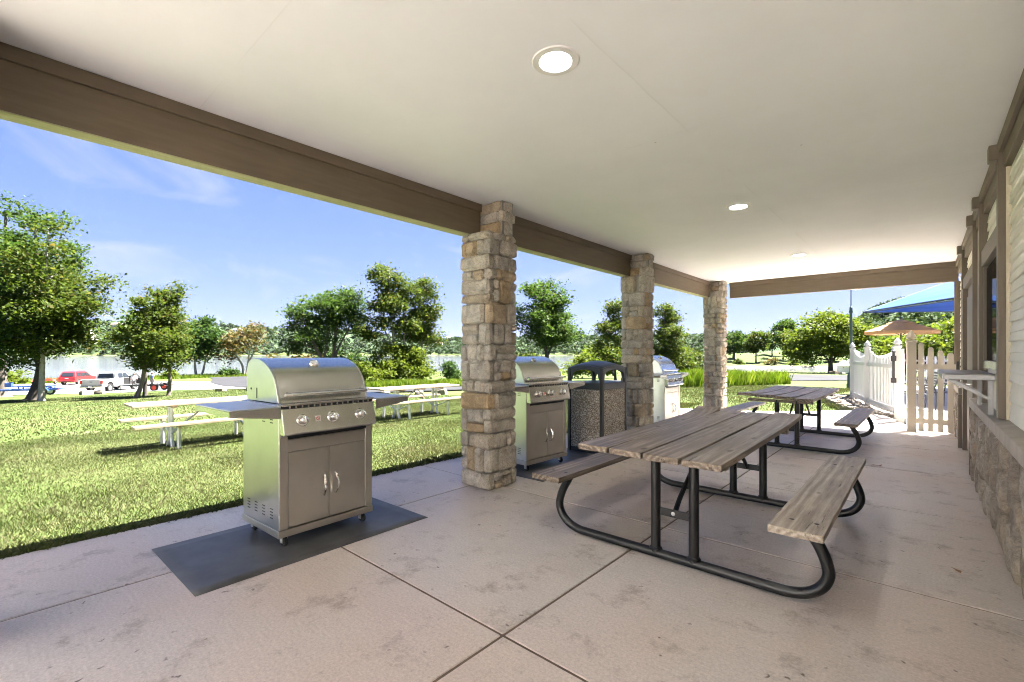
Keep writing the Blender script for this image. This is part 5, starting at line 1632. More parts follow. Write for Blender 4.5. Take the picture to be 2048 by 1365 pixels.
make_tree('shade_tree', 'tallest tree with thick brown trunk cut by the left picture edge', -58.5, 0.7, 17.4,
          [(0, -2.0, 6.5, 4.8, 4.5, 2.8), (0, -1.2, 10.5, 4.2, 4.2, 3.0), (0, -0.4, 14.0, 3.0, 2.8, 2.4), (0, 0.8, 16.2, 1.4, 1.3, 1.0)],
          [([(0, 0, 0), (0, -0.1, 3), (0, 0, 8), (0, 0.2, 16)], 0.52)], 14000, 0.27, 'leaf_a', 'bark', 3, GT, 0.6, 80)
# two slim reddish-green maples in front of the pickup
make_tree('maple_tree', 'young leaning maple in front of the pickup', -37.47, 6.32, 6.9,
          [(0, 0.6, 2.6, 1.6, 1.7, 0.8), (0, 0.5, 4.0, 1.8, 1.8, 1.0), (0, 0.5, 5.4, 1.2, 1.25, 1.0), (0, 0.1, 2.9, 1.2, 1.1, 0.6)],
          [([(0, -0.2, 0), (0, 0.15, 1.1), (0, 0.35, 3), (0, 0.6, 6.2)], 0.17)], 10500, 0.16, 'leaf_b', 'bark', 5, GT, 0.34, 62)
make_tree('maple_tree', 'young upright maple right of the pickup', -38.48, 7.97, 8.1,
          [(0, -0.1, 3.6, 1.5, 1.6, 1.0), (0, -0.4, 5.2, 1.6, 1.7, 1.1), (0, 0.0, 6.7, 1.0, 1.1, 0.9), (0, 0.8, 7.4, 0.5, 0.6, 0.5), (0, 0.9, 3.0, 0.8, 0.9, 0.5)],
          [([(0, 0.1, 0), (0, 0.2, 1.4), (0, 0.1, 4), (0, 0.2, 7.4)], 0.15)], 10500, 0.16, 'leaf_b', 'bark', 6, GT, 0.34, 62)
make_tree('maple_tree', 'dark trunk tree close behind the leaning maple', -41.2, 7.3, 6.8,
          [(0, 0, 4.0, 1.4, 1.4, 1.1), (0, 0.2, 5.4, 1.1, 1.1, 0.9)],
          [([(0, 0, 0), (0, 0, 2), (0, 0.1, 6)], 0.17)], 2600, 0.22, 'leaf_a', 'bark_dark', 7, GT, 0.4, 30)
# shoreline trees
GS = 'trees along the lake shore'
make_tree('shore_tree', 'round dark green tree with twin pale trunks at the shore', -105, 26.9, 12.2,
          [(0, 0, 7.0, 4.0, 4.2, 2.6), (0, 0.6, 9.6, 2.8, 3.0, 2.2), (0, -1.6, 5.0, 3.0, 3.0, 1.6), (0, 2.4, 6.5, 1.8, 2.0, 1.2)],
          [([(0, -0.4, 0), (0, -0.7, 3), (0, -0.6, 8)], 0.3), ([(0, 0.4, 0), (0, 1.0, 3), (0, 1.6, 8)], 0.28)], 7500, 0.5, 'leaf_c', 'bark_pale', 8, GS, 0.85, 50)
make_tree('shore_tree', 'thin russet tree with bare forked branches at the shore', -104, 34.4, 11.6,
          [(0, -1, 7.0, 3.6, 3.8, 2.2), (0, 1.5, 8.8, 2.2, 2.8, 2.0), (0, -2.6, 4.2, 2.0, 2.0, 1.0)],
          [([(0, 0, 0), (0, -0.3, 2.5), (0, -2.4, 6), (0, -4.4, 9)], 0.3), ([(0, 0.5, 0), (0, 0.9, 3), (0, 1.8, 10.5)], 0.28), ([(0, 0.8, 2.4), (0, 3.0, 7), (0, 4.4, 9.5)], 0.2)], 2900, 0.45, 'leaf_e', 'bark_pale', 9, GS, 0.9, 44, shell=0.4, twigs=0.95)
make_tree('shore_tree', 'broad green tree behind the nearest grill', -41.3, 20.8, 9.9,
          [(-.6, -1.9, 4.6, 2.4, 2.6, 1.5), (0, 0.2, 6.4, 3.0, 3.4, 1.7), (0, 1.5, 7.6, 2.4, 2.6, 1.5), (0, -1.4, 7.2, 2.0, 2.2, 1.2), (0, 2.6, 5.4, 1.6, 1.8, 1.0)],
          [([(0, -0.2, 0), (0, -0.5, 2.4), (0, -1.8, 5), (0, -2.6, 7.2)], 0.22), ([(0, 0.5, 0), (0, 0.6, 3), (0, 0.9, 6), (0, 1.6, 8.6)], 0.24), ([(0, 0.7, 3), (0, 2.0, 5.4), (0, 2.9, 6.8)], 0.12), ([(0, -0.4, 2.4), (0, 0, 5), (0, -0.4, 8.4)], 0.14)],
          19000, 0.20, 'leaf_a', 'bark', 10, GS, 0.48, 92, shell=0.45, twigs=0.9)
make_tree('shore_tree', 'tall airy tree with yellow green leaves right of the nearest grill', -37.16, 25.6, 12.2,
          [(0, -0.7, 10.0, 1.5, 1.7, 1.6), (0, -1.6, 7.6, 1.6, 1.8, 1.5), (0, 0.4, 8.4, 1.6, 1.6, 1.4), (0, 1.0, 5.8, 1.8, 2.0, 1.3), (0, -2.2, 5.4, 1.5, 1.6, 1.2)],
          [([(0, 0, 0), (0, -0.3, 3), (0, -0.8, 7), (0, -1.0, 11.2)], 0.2), ([(0, 0.2, 1), (0, 0.7, 4), (0, 0.7, 9.4)], 0.14), ([(0, -0.2, 3), (0, -1.8, 6), (0, -2.0, 8.6)], 0.1)],
          16000, 0.20, 'leaf_b', 'bark_pale', 12, GS, 0.42, 80, shell=0.45, twigs=0.95)
make_tree('shore_tree', 'narrow upright tree just left of the nearest column', -36.99, 28.3, 11.6,
          [(0, 0.3, 9.4, 0.9, 1.1, 1.6), (0, 0.3, 7.0, 1.3, 1.6, 1.6), (0, 0.6, 4.8, 1.4, 1.9, 1.4)],
          [([(0, 0, 0), (0, 0, 3), (0, 0.1, 7), (0, 0.3, 11)], 0.16), ([(0, 0, 1), (0, 0.9, 5), (0, 1.2, 8)], 0.1)], 12000, 0.20, 'leaf_b', 'bark_pale', 13, GS, 0.40, 58, twigs=0.9)
make_tree('shrub', 'dense yellow green thicket below the airy tree', -36.6, 24.9, 4.4,
          [(0, -2.4, 1.6, 1.8, 2.2, 1.3), (0, 0.2, 2.2, 2.0, 2.4, 1.7), (0, 2.6, 1.6, 1.8, 2.0, 1.3), (0.4, -0.4, 1.0, 2.0, 3.8, 0.9), (0, 1.2, 3.2, 1.2, 1.5, 0.9)],
          [([(0, -1.5, 0), (0, -1.6, 2), (0, -1.8, 3)], 0.08), ([(0, 0.3, 0), (0, 0.3, 2), (0, 0.6, 4)], 0.08), ([(0, 2.4, 0), (0, 2.6, 2.4)], 0.07)], 19000, 0.20, 'leaf_d', 'bark_dark', 14, 'bushes along the lake bank', 0.42, 95, 'shrub', twigs=0.4)
make_tree('shrub', 'small dark bush at the water just left of the nearest column', -35.0, 30.2, 2.4,
          [(0, 0, 1.0, 0.9, 1.1, 0.9), (0, 0.2, 1.7, 0.6, 0.7, 0.6)], [([(0, 0, 0), (0, 0, 1.4)], 0.05)], 2400, 0.2, 'leaf_c', 'bark_dark', 15, 'bushes along the lake bank', 0.3, 24, 'shrub')
make_tree('shrub', 'brown olive brush behind the broad green tree', -49.5, 21.6, 4.6,
          [(0, -1.6, 1.7, 1.6, 2.0, 1.4), (0, 0.8, 2.2, 1.6, 2.0, 1.5), (0, 2.6, 1.6, 1.4, 1.6, 1.2)],
          [([(0, 0, 0), (0, 0.2, 3.6)], 0.07), ([(0, -1.4, 0), (0, -1.7, 3)], 0.06)], 6500, 0.26, 'leaf_e', 'bark_dark', 16, 'bushes along the lake bank', 0.45, 60, 'shrub')
make_tree('shrub', 'dark evergreen brush under the broad green tree', -43.4, 23.4, 4.4,
          [(0, -0.6, 1.8, 1.6, 2.2, 1.6), (0, 1.8, 1.7, 1.5, 1.8, 1.5)], [([(0, 0, 0), (0, 0.2, 3.4)], 0.08)], 5500, 0.26, 'leaf_c', 'bark_dark', 18, 'bushes along the lake bank', 0.45, 50, 'shrub')
make_tree('shrub', 'low bush on the shore below the russet tree', -101, 30.8, 2.2,
          [(0, 0, 0.9, 1.6, 1.8, 0.8)], [([(0, 0, 0), (0, 0, 1.2)], 0.05)], 1300, 0.4, 'leaf_c', 'bark_dark', 19, 'bushes along the lake bank', 0.4, 20, 'shrub')
for k, (x, y, s, ml, lab) in enumerate(((-97, 1.5, 1.6, 'leaf_d', 'leafy bush behind the blue trailer at the left edge'), (-95.5, -2.0, 2.2, 'leaf_a', 'bush at the water by the far left trunk'), (-100.5, 21.5, 1.0, 'leaf_d', 'small bush on the shore behind the blue shirt person'))):
    make_tree('shrub', lab, x, y, s * 1.6, [(0, 0, s * 0.7, s * 1.1, s * 1.3, s * 0.7)], [([(0, 0, 0), (0, 0, s)], 0.05)], 1500, 0.36, ml, 'bark_dark', 60 + k, 'bushes along the lake bank', 0.4, 22, 'shrub')
# trees seen between the columns
make_tree('shore_tree', 'full bright green tree between the first two columns', -25.9, 34.0, 10.2,
          [(0, -0.4, 7.9, 2.0, 2.2, 1.7), (0, 1.4, 6.4, 2.4, 2.6, 1.7), (0, -1.9, 5.8, 2.2, 2.2, 1.6), (0, 0.4, 4.4, 2.6, 2.8, 1.2), (0.5, 2.9, 4.9, 1.4, 1.4, 0.9)],
          [([(0, 0, 0), (0, 0, 2.4), (0, -0.5, 6), (0, -0.6, 9)], 0.24), ([(0, 0, 2.2), (0, 1.4, 4.4), (0.2, 2.6, 6)], 0.13), ([(0, -.2, 3), (0, -1.8, 6)], 0.1)], 21000, 0.20, 'leaf_a', 'bark_dark', 21, GS, 0.46, 92, twigs=0.85)
make_tree('shrub', 'bright yellow green bush behind the second grill', -25.0, 30.6, 3.1,
          [(0, -0.8, 1.5, 1.3, 1.7, 1.2), (0, 1.0, 1.2, 1.1, 1.4, 1.0)], [([(0, 0, 0), (0, 0, 2)], 0.06)], 4200, 0.23, 'leaf_d', 'bark_dark', 22, 'bushes along the lake bank', 0.38, 44, 'shrub')
make_tree('shore_tree', 'airy olive tree rising left of the second column', -23.4, 41.8, 8.8,
          [(0, 0.6, 7.4, 1.0, 1.2, 1.0), (0, 0.2, 5.4, 1.5, 1.8, 1.3), (0, 0.8, 3.2, 2.2, 2.6, 1.4), (0, -1.6, 3.0, 1.6, 1.6, 1.1)],
          [([(0, 0.4, 0), (0, 0.4, 3), (0, 0.5, 8)], 0.15), ([(0, 0, 0.6), (0, -1, 3.4)], 0.08)], 13000, 0.20, 'leaf_b', 'bark_dark', 23, GS, 0.45, 66, twigs=0.85)
make_tree('shore_tree', 'airy olive tree rising right of the second column', -21.6, 50.3, 9.6,
          [(0, -0.6, 8.0, 1.1, 1.4, 1.0), (0, 1.2, 6.9, 1.1, 1.3, 0.8), (0, 0.0, 5.4, 1.7, 2.1, 1.3), (0, 0.2, 3.2, 2.2, 2.8, 1.5)],
          [([(0, 0, 0), (0, 0, 3), (0, -0.4, 8.6)], 0.16), ([(0, 0.1, 2.6), (0, 1.3, 7)], 0.09)], 12500, 0.22, 'leaf_b', 'bark_dark', 24, GS, 0.48, 66, twigs=0.85)
make_tree('shrub', 'olive willow brush right of the farthest grill', -23.4, 59.8, 5.2,
          [(0, -1.6, 2.0, 2.2, 2.6, 1.8), (0, 1.6, 2.4, 2.2, 2.6, 2.0), (0, 3.8, 1.6, 1.6, 1.8, 1.4)],
          [([(0, 0, 0), (0, 0.5, 3), (0, 0.8, 6.2)], 0.07), ([(0, 1.6, 0), (0, 1.4, 4)], 0.06)], 8500, 0.28, 'leaf_b', 'bark', 25, 'bushes along the lake bank', 0.5, 70, 'shrub', twigs=0.9)
make_tree('shrub', 'pale willow brush behind the trash can', -32.0, 52.0, 5.0,
          [(0, -2.4, 2.0, 2.4, 2.6, 1.7), (0, 0.8, 2.4, 2.4, 2.8, 1.9), (0, 3.4, 2.0, 2.0, 2.2, 1.6)],
          [([(0, 0, 0), (0, 0.4, 3.6)], 0.07)], 8000, 0.3, 'leaf_d', 'bark', 26, 'bushes along the lake bank', 0.5, 66, 'shrub')
# right of the far column: across the inlet and beside the road
GR = 'trees across the inlet'
make_tree('oak_tree', 'broad round tree by the road left of the lamp post', -16.1, 130, 16.3,
          [(0, 0, 9.0, 7.2, 7.2, 4.0), (-3, -2, 7.2, 5.4, 5.4, 3.4), (4, 3, 7.6, 5.6, 5.6, 3.6), (0, 1, 12.2, 5.0, 5.0, 2.8), (-5, -3, 4.4, 3.2, 3.2, 1.9)],
          [([(0, 0, 0), (0, 0, 3), (0.4, 0.3, 8), (0.5, 0.5, 14)], 0.62), ([(0, 0, 2.6), (-3, -2, 6.6)], 0.3), ([(0, 0, 2.8), (3.4, 2.6, 7)], 0.3)], 28000, 0.50, 'leaf_d', 'bark_dark', 31, GR, 1.1, 140, twigs=0.6)
for k, (x, y, h, w_, ml, lab) in enumerate((
        (-66.5, 233, 15.5, 5.4, 'leaf_a', 'round green tree just right of the far column'), (-58.0, 236, 16.5, 5.2, 'leaf_b', 'lighter green tree second from the far column'),
        (-52.0, 262, 22.0, 7.0, 'leaf_a', 'tallest tree on the bank across the inlet'), (-43.5, 244, 17.0, 6.4, 'leaf_b', 'tree on the far bank left of the broad tree'),
        (-72, 250, 15, 6.0, 'leaf_c', 'dark tree behind the far column'), (-31, 262, 15, 6.5, 'leaf_c', 'dark tree on the far bank behind the broad tree'),
        (-62, 285, 14, 6.0, 'leaf_c', 'dark tree deeper on the far bank'))):
    make_tree('bank_tree', lab, x, y, h, [(0, 0, h * 0.58, w_, w_, h * 0.24), (w_ * .3, -w_ * .2, h * 0.76, w_ * .7, w_ * .7, h * 0.17), (-w_ * .35, 0, h * 0.45, w_ * .7, w_ * .7, h * 0.16)],
              [([(0, 0, 0), (0, 0, h * 0.4), (0, 0, h * 0.85)], 0.38)], 3600, 0.95, ml, 'bark_dark', 70 + k, GR, 1.25, 42, twigs=0.4)
for k, (x, y, s, ml, lab) in enumerate(((-48, 219, 2.2, 'leaf_e', 'tawny bush at the waterline across the inlet'), (-61, 221, 1.6, 'leaf_b', 'small bush on the far waterline near the column'), (-33, 216, 2.0, 'leaf_c', 'dark bush on the far waterline behind the broad tree'), (-40, 222, 1.4, 'leaf_d', 'yellow bush on the far waterline'))):
    make_tree('shrub', lab, x, y, s * 1.5, [(0, 0, s * 0.7, s * 1.5, s * 1.5, s * 0.7)], [([(0, 0, 0), (0, 0, s)], 0.08)], 700, 0.6, ml, 'bark_dark', 90 + k, 'bushes across the inlet', 0.6, 14, 'shrub')
GP = 'yellow green trees behind the pool'
for k, (x, y, h, w_, ml, lab) in enumerate((
        (3.0, 96, 11.6, 5.2, 'leaf_d', 'yellow green tree against the building corner'), (-1.6, 84, 7.4, 4.2, 'leaf_d', 'yellow green tree right of the umbrella pole'),
        (-4.8, 104, 8.2, 4.8, 'leaf_a', 'green tree behind the left of the tan umbrella'), (6.0, 84, 9.6, 4.6, 'leaf_b', 'olive tree hidden partly by the building'), (-0.5, 112, 10.0, 5.4, 'leaf_d', 'light green tree above the tan umbrella'))):
    make_tree('park_tree', lab, x, y, h, [(0, 0, h * 0.52, w_, w_, h * 0.27), (w_ * .3, -w_ * .2, h * 0.74, w_ * .65, w_ * .65, h * 0.18), (-w_ * .4, 0, h * 0.36, w_ * .7, w_ * .7, h * 0.2)],
              [([(0, 0, 0), (0, 0, h * 0.4), (0, 0, h * 0.85)], 0.22)], 6500, 0.42, ml, 'bark_dark', 100 + k, GP, 0.75, 60, twigs=0.4)

# ------------------------------------------------------------------ far woods on the hills
def far_wood(name, label, n, amin, amax, rmin, rmax, tall, cards, size, seed, zmin=-3.0, skip=None):
    rs = np.random.RandomState(seed)
    a = np.radians(rs.uniform(amin, amax, n * 3)); r = np.sqrt(rs.uniform(rmin ** 2, rmax ** 2, n * 3))
    x = -SY * np.cos(a) * r + CY * np.sin(a) * r; y = CY * np.cos(a) * r + SY * np.sin(a) * r
    z = terr(x, y)
    ok = z > zmin
    if skip is not None: ok &= ~skip(np.degrees(a), r)
    x, y, z = x[ok][:n], y[ok][:n], z[ok][:n]
    h = tall * rs.uniform(0.6, 1.3, len(x))
    pts = []
    for i in range(len(x)):
        d = rs.normal(size=(cards, 3)); d /= np.linalg.norm(d, axis=1, keepdims=True)
        d[:, 2] = np.abs(d[:, 2]) - 0.25
        rad = rs.uniform(0.75, 1.0, (cards, 1))
        pts.append(np.array((x[i], y[i], z[i] + h[i] * 0.52)) + d * rad * np.array((h[i] * 0.48, h[i] * 0.48, h[i] * 0.50)))
    pts = np.concatenate(pts)
    o = quads_object(name, leaf_cards(pts, size, rs, 0.6, 0.8), 'leaf_far')
    return tag(o, label, 'woods', None, 'stuff')
clear = lambda a, r: ((a > -44.5) & (a < -41.6) & (r > 1790) & (r < 1960)) | ((a > 37.6) & (a < 40.2) & (r > 400) & (r < 436))
far_wood('far_wood', 'wooded hillside on the far shore of the lake', 5200, -50, 27, 1280, 2250, 15, 20, 8.5, 4, -2.0, clear)
far_wood('hill_wood', 'wooded hill rising behind the pool', 950, 31, 56, 300, 560, 10.5, 70, 2.3, 6, 1.0, clear)

# ------------------------------------------------------------------ far hillside: cleared slope and houses
def polar(a, r):
    a = R(a); return (-SY * math.cos(a) + CY * math.sin(a)) * r, (CY * math.cos(a) + SY * math.sin(a)) * r
cs = [polar(a, r) for a, r in ((-44.6, 1800), (-41.7, 1800), (-41.9, 1950), (-44.6, 1950))]
sheet('cleared_slope', cs, 'gravel', 1.2, 'bare pale cleared slope on the far hillside', 22)
def house(label, a, r, w_, d_, h_, wall, rf, rz=0.0, lift=0.0):
    x, y = polar(a, r)
    t = thing('house', label, 'house', (x, y, gz(x, y) - 1 + lift), R(rz) + math.atan2(CY, -SY) - PI / 2, 'houses on the far hillside')
    m = MB(); m.box(-w_ / 2, w_ / 2, -d_ / 2, d_ / 2, 0, h_ + 1); m.build('wall', wall, t)
    m = MB(); e = 0.8
    m.add([(-w_ / 2 - e, -d_ / 2 - e, h_ + 1), (w_ / 2 + e, -d_ / 2 - e, h_ + 1), (w_ / 2 + e, d_ / 2 + e, h_ + 1), (-w_ / 2 - e, d_ / 2 + e, h_ + 1), (-w_ / 2 + d_ * .3, 0, h_ + 1 + d_ * 0.38), (w_ / 2 - d_ * .3, 0, h_ + 1 + d_ * 0.38)],
          [(0, 1, 5, 4), (1, 2, 5), (2, 3, 4, 5), (3, 0, 4), (3, 2, 1, 0)])
    m.build('roof', rf, t)
    for k in range(3):
        xx = -w_ / 2 + w_ * (k + 0.5) / 3
        m = MB(); m.box(xx - w_ * 0.09, xx + w_ * 0.09, -d_ / 2 - 0.06, -d_ / 2 + 0.1, h_ * 0.45, h_ * 0.85 + 0.6); wn_ = m.build('window', 'dark_glass', t)
    return t
house('house with a brown hip roof high on the far hillside', -40.4, 1990, 34, 18, 6, 'house_wall', 'roof_brown', 0, 9)
house('grey roofed house beside the brown roofed one on the hill', -38.9, 1990, 22, 14, 5, 'house_wall', 'roof_grey', 0, 8)
house('cluster of white houses above the cleared slope', -42.6, 1880, 34, 14, 9, 'white_paint', 'roof_grey', 0, 5)
house('pale house on the skyline left of the maples', -35.6, 2010, 16, 12, 8, 'white_paint', 'roof_brown', 0, 9)
house('long low building above the far shore', -37.9, 1740, 36, 12, 7, 'house_wall', 'roof_grey', 4, 5)
house('house at the crest between the maples and russet tree', -30.6, 1900, 30, 16, 8, 'white_paint', 'roof_grey', 0, 9)
house('house on the skyline right of the airy tree', -7.8, 1800, 26, 14, 7, 'white_paint', 'roof_grey', 0, 10)
house('pale house lower on the hill right of the airy tree', -8.9, 1650, 22, 12, 6, 'house_wall', 'roof_brown', 0, 9)
house('long pale roofed building behind the tan umbrella', 37.1, 150, 9, 6, 1.6, 'white_paint', 'roof_grey', 0, 0.6)

# ------------------------------------------------------------------ rocks along the lawn edge
rng = random.Random(77)
def boulder(x, y, s, label):
    vs, fs = stone_block(s, s * 0.7, s * 0.5, rng, None, s * 0.06)
    me = bpy.data.meshes.new('rock'); me.from_pydata(vs, [], fs); me.materials.append(MAT['rock'])
    me.polygons.foreach_set('use_smooth', [True] * len(me.polygons)); me.set_sharp_from_angle(angle=R(50))
    o = bpy.data.objects.new('rock', me); COL.objects.link(o)
    o.location = (x, y, gz(x, y) + s * 0.12); o.rotation_euler = (rng.uniform(-.2, .2), rng.uniform(-.2, .2), rng.uniform(0, 6))
    return tag(o, label, 'rock', 'rocks along the edge of the lawn')
for x, y, s, lab in ((-52.6, 5.4, 0.75, 'flat pale rock at the gravel edge below the pickup'), (-52.3, 6.2, 0.6, 'small rock beside the flat rock below the pickup'), (-41.5, 12.1, 0.6, 'rock at the lawn edge right of the maples'),
                     (-38.6, 13.4, 0.75, 'largest rock at the lawn edge left of the nearest grill'), (-37.6, 13.7, 0.5, 'rock half hidden by the nearest grill'),
                     (-17.3, 14.3, 0.55, 'white angular rock by the road left of the nearest column'), (-18.4, 13.9, 0.35, 'low grey rock by the road near the lawn picnic table'), (-20.8, 13.6, 0.35, 'small pale rock at the road edge'),
                     (-14.0, 118, 1.4, 'pale rock at the foot of the broad tree'), (-12.5, 117, 1.1, 'second pale rock at the foot of the broad tree'), (-10.5, 116, 1.0, 'third pale rock right of the broad tree'), (-3.0, 24.2, 0.5, 'stone on the grass near the lamp post')):
    boulder(x, y, s, lab)

# ------------------------------------------------------------------ vehicles
def wheel(parent, x, y, r, w_, rim='galv'):
    m = MB(); m.lathe([(r * 0.62, -w_ / 2), (r * 0.94, -w_ / 2), (r, -w_ * 0.32), (r, w_ * 0.32), (r * 0.94, w_ / 2), (r * 0.62, w_ / 2)], n=22, axis='y', caps=False)
    o = m.build('wheel', 'tyre', parent, smooth=True, loc=(x, y, r), angle=40)
    m = MB(); m.lathe([(0.0, -w_ * 0.42), (r * 0.25, -w_ * 0.46), (r * 0.63, -w_ * 0.36), (r * 0.63, w_ * 0.36), (r * 0.25, w_ * 0.46), (0.0, w_ * 0.42)], n=22, axis='y', caps=False); m.build('rim', rim, o, smooth=True)
    return o
def car_body(parent, prof, half, mat, bev=0.05, taper=None):
    """side profile (x,z) extruded to the car's width; the top can lean in"""
    n = len(prof); m = MB()
    for s in (-1, 1):
        for (x, z) in prof:
            k = taper(z) if taper else 1.0
            m.v.append((x, s * half * k, z))
    m.f = [tuple(range(n)), tuple(range(2 * n - 1, n - 1, -1))] + [(i, i + n, (i + 1) % n + n, (i + 1) % n) for i in range(n)]
    return m.build('body', mat, parent, bevel=bev, seg=3)
# pickup, front towards +x
pk = thing('pickup_truck', 'white crew cab pickup with its side door open', 'pickup', (-63.3, 8.5, gz(-63.3, 8.5)), R(49.4 + 90))
lowp = [(-2.9, 0.55), (-2.92, 1.20), (-2.88, 1.28), (-0.95, 1.30), (-0.90, 1.28), (1.05, 1.24), (2.55, 1.14), (2.85, 0.98), (2.88, 0.55), (2.35, 0.50), (2.28, 0.82), (2.02, 0.98), (1.72, 0.98), (1.46, 0.82), (1.40, 0.48), (-1.30, 0.48), (-1.38, 0.84), (-1.62, 1.0), (-1.92, 1.0), (-2.18, 0.84), (-2.26, 0.52)]
car_body(pk, lowp, 0.98, 'car_white', 0.04)
cabp = [(-0.98, 1.28), (-0.86, 1.86), (-0.72, 1.94), (0.55, 1.95), (0.72, 1.90), (1.35, 1.24)]
m = MB(); n_ = len(cabp)
for s in (-1, 1):
    m.v += [(x, s * (0.95 - 0.17 * max(0, (z - 1.28)) / 0.66), z) for x, z in cabp]
m.f = [tuple(range(n_)), tuple(range(2 * n_ - 1, n_ - 1, -1))] + [(i, i + n_, (i + 1) % n_ + n_, (i + 1) % n_) for i in range(n_)]
cab = m.build('cab', 'car_white', pk, bevel=0.04, seg=3)
m = MB(); m.add([(-0.985, -0.74, 1.36), (-0.985, 0.74, 1.36), (-0.905, 0.64, 1.80), (-0.905, -0.64, 1.80)], [(0, 1, 2, 3)]); w1 = m.build('rear_window', 'dark_glass', cab); s_ = w1.modifiers.new('t', 'SOLIDIFY'); s_.thickness = 0.03; s_.offset = 0
for s in (-1, 1):
    for (xa, xb, xc, xd) in ((-0.62, 0.08, 0.08, -0.55), (0.16, 1.10, 0.62, 0.16)):
        m = MB(); yb, yt = s * 0.945, s * 0.83
        m.add([(xa, yb, 1.34), (xb, yb, 1.34), (xc, yt, 1.82), (xd, yt, 1.82)], [(0, 1, 2, 3)]); o = m.build('side_window', 'dark_glass', cab); q = o.modifiers.new('t', 'SOLIDIFY'); q.thickness = 0.03; q.offset = 0
m = MB(); m.add([(1.30, -0.80, 1.30), (1.30, 0.80, 1.30), (0.80, 0.68, 1.84), (0.80, -0.68, 1.84)], [(0, 1, 2, 3)]); o = m.build('windscreen', 'dark_glass', cab); q = o.modifiers.new('t', 'SOLIDIFY'); q.thickness = 0.06; q.offset = 0
# load bed opening, tailgate, bumper, lights, plate
m = MB(); m.box(-2.80, -1.02, -0.80, 0.80, 1.30, 1.312); m.build('bed', 'dark', pk)
m = MB(); m.box(-2.955, -2.92, -0.80, 0.80, 0.68, 1.27); tg = m.build('tailgate', 'car_white', pk, bevel=0.015)
m = MB(); m.box(-2.962, -2.956, -0.12, 0.12, 1.02, 1.08); m.build('handle', 'dark', tg)
m = MB(); m.box(-3.10, -2.93, -0.97, 0.97, 0.48, 0.64); bp = m.build('bumper', 'chrome', pk, bevel=0.03)
m = MB(); m.box(-3.108, -3.101, -0.17, 0.17, 0.50, 0.62); m.build('number_plate', 'label_white', bp)
for s in (-1, 1):
    y0, y1 = sorted((s * 0.82, s * 0.985)); m = MB(); m.box(-2.965, -2.80, y0, y1, 0.86, 1.18); m.build('tail_light', 'lens_red', pk, bevel=0.01)
    for x in (-1.78, 1.87): wheel(pk, x, s * 0.84, 0.40, 0.27)
m = MB(); m.box(2.86, 2.92, -0.75, 0.75, 0.62, 0.95); m.build('grille', 'chrome', pk)
# opening behind the open door, and the open door
m = MB(); m.box(0.12, 1.08, -0.992, -0.975, 0.62, 1.28); m.build('door_opening', 'dark', pk)
dr = MB(); dr.prism([(0, 0.56), (1.0, 0.56), (1.0, 1.26), (0.62, 1.84), (0.45, 1.86), (0.0, 1.30)], -0.05, 0.05, 'xz')
do = dr.build('open_door', 'car_white', pk, bevel=0.02, loc=(1.08, -1.0, 0.0), rot=(0, 0, R(-75)))
m = MB(); m.box(0.10, 0.9, -0.062, 0.062, 1.32, 1.34); m.box(0.14, 0.90, -0.062, -0.052, 0.66, 1.22); m.build('door_trim', 'dark', do)
for s in (-1, 1):
    y0, y1 = sorted((s * 0.96, s * 1.18)); m = MB(); m.box(0.98, 1.08, y0, y1, 1.28, 1.46); m.build('mirror', 'black_plastic', pk, bevel=0.02)

sv = thing('suv', 'dark red sport utility car parked at the shore', 'car', (-87.3, 8.1, gz(-87.3, 8.1)), R(56 + 90))
sp_ = [(-2.3, 0.42), (-2.36, 0.75), (-2.32, 1.08), (-2.18, 1.12), (1.05, 1.10), (2.0, 1.0), (2.3, 0.85), (2.36, 0.5), (2.0, 0.40), (1.9, 0.68), (1.62, 0.80), (1.30, 0.68), (1.2, 0.38), (-1.1, 0.38), (-1.2, 0.68), (-1.5, 0.80), (-1.8, 0.68), (-1.9, 0.40)]
car_body(sv, sp_, 0.94, 'car_red', 0.05)
gh = [(-2.28, 1.10), (-2.0, 1.70), (-1.75, 1.79), (0.1, 1.80), (0.4, 1.74), (1.2, 1.10)]
m = MB(); n_ = len(gh)
for s in (-1, 1):
    m.v += [(x, s * (0.92 - 0.2 * max(0, z - 1.1) / 0.7), z) for x, z in gh]
m.f = [tuple(range(n_)), tuple(range(2 * n_ - 1, n_ - 1, -1))] + [(i, i + n_, (i + 1) % n_ + n_, (i + 1) % n_) for i in range(n_)]
gho = m.build('cabin', 'car_red', sv, bevel=0.05, seg=3)
m = MB(); m.add([(-2.275, -0.72, 1.17), (-2.275, 0.72, 1.17), (-2.045, 0.62, 1.66), (-2.045, -0.62, 1.66)], [(0, 1, 2, 3)]); o = m.build('rear_window', 'dark_glass', gho); q = o.modifiers.new('t', 'SOLIDIFY'); q.thickness = 0.04; q.offset = 0
for s in (-1, 1):
    for (xa, xb, xc, xd) in ((-1.95, -1.15, -1.15, -1.78), (-1.05, -0.15, -0.15, -1.05), (-0.05, 0.95, 0.34, -0.05)):
        m = MB(); m.add([(xa, s * 0.915, 1.16), (xb, s * 0.915, 1.16), (xc, s * 0.79, 1.66), (xd, s * 0.79, 1.66)], [(0, 1, 2, 3)]); o = m.build('side_window', 'dark_glass', gho); q = o.modifiers.new('t', 'SOLIDIFY'); q.thickness = 0.04; q.offset = 0
    y0, y1 = sorted((s * 0.70, s * 0.93)); m = MB(); m.box(-2.39, -2.30, y0, y1, 0.80, 1.06); m.build('tail_light', 'lens_red', sv, bevel=0.02)
    for x in (-1.5, 1.58): wheel(sv, x, s * 0.80, 0.37, 0.25)
    m = MB(); m.tube([(-1.7, s * 0.62, 1.83), (0.0, s * 0.62, 1.83)], 0.02, 6); m.build('roof_rail', 'black_plastic', gho)
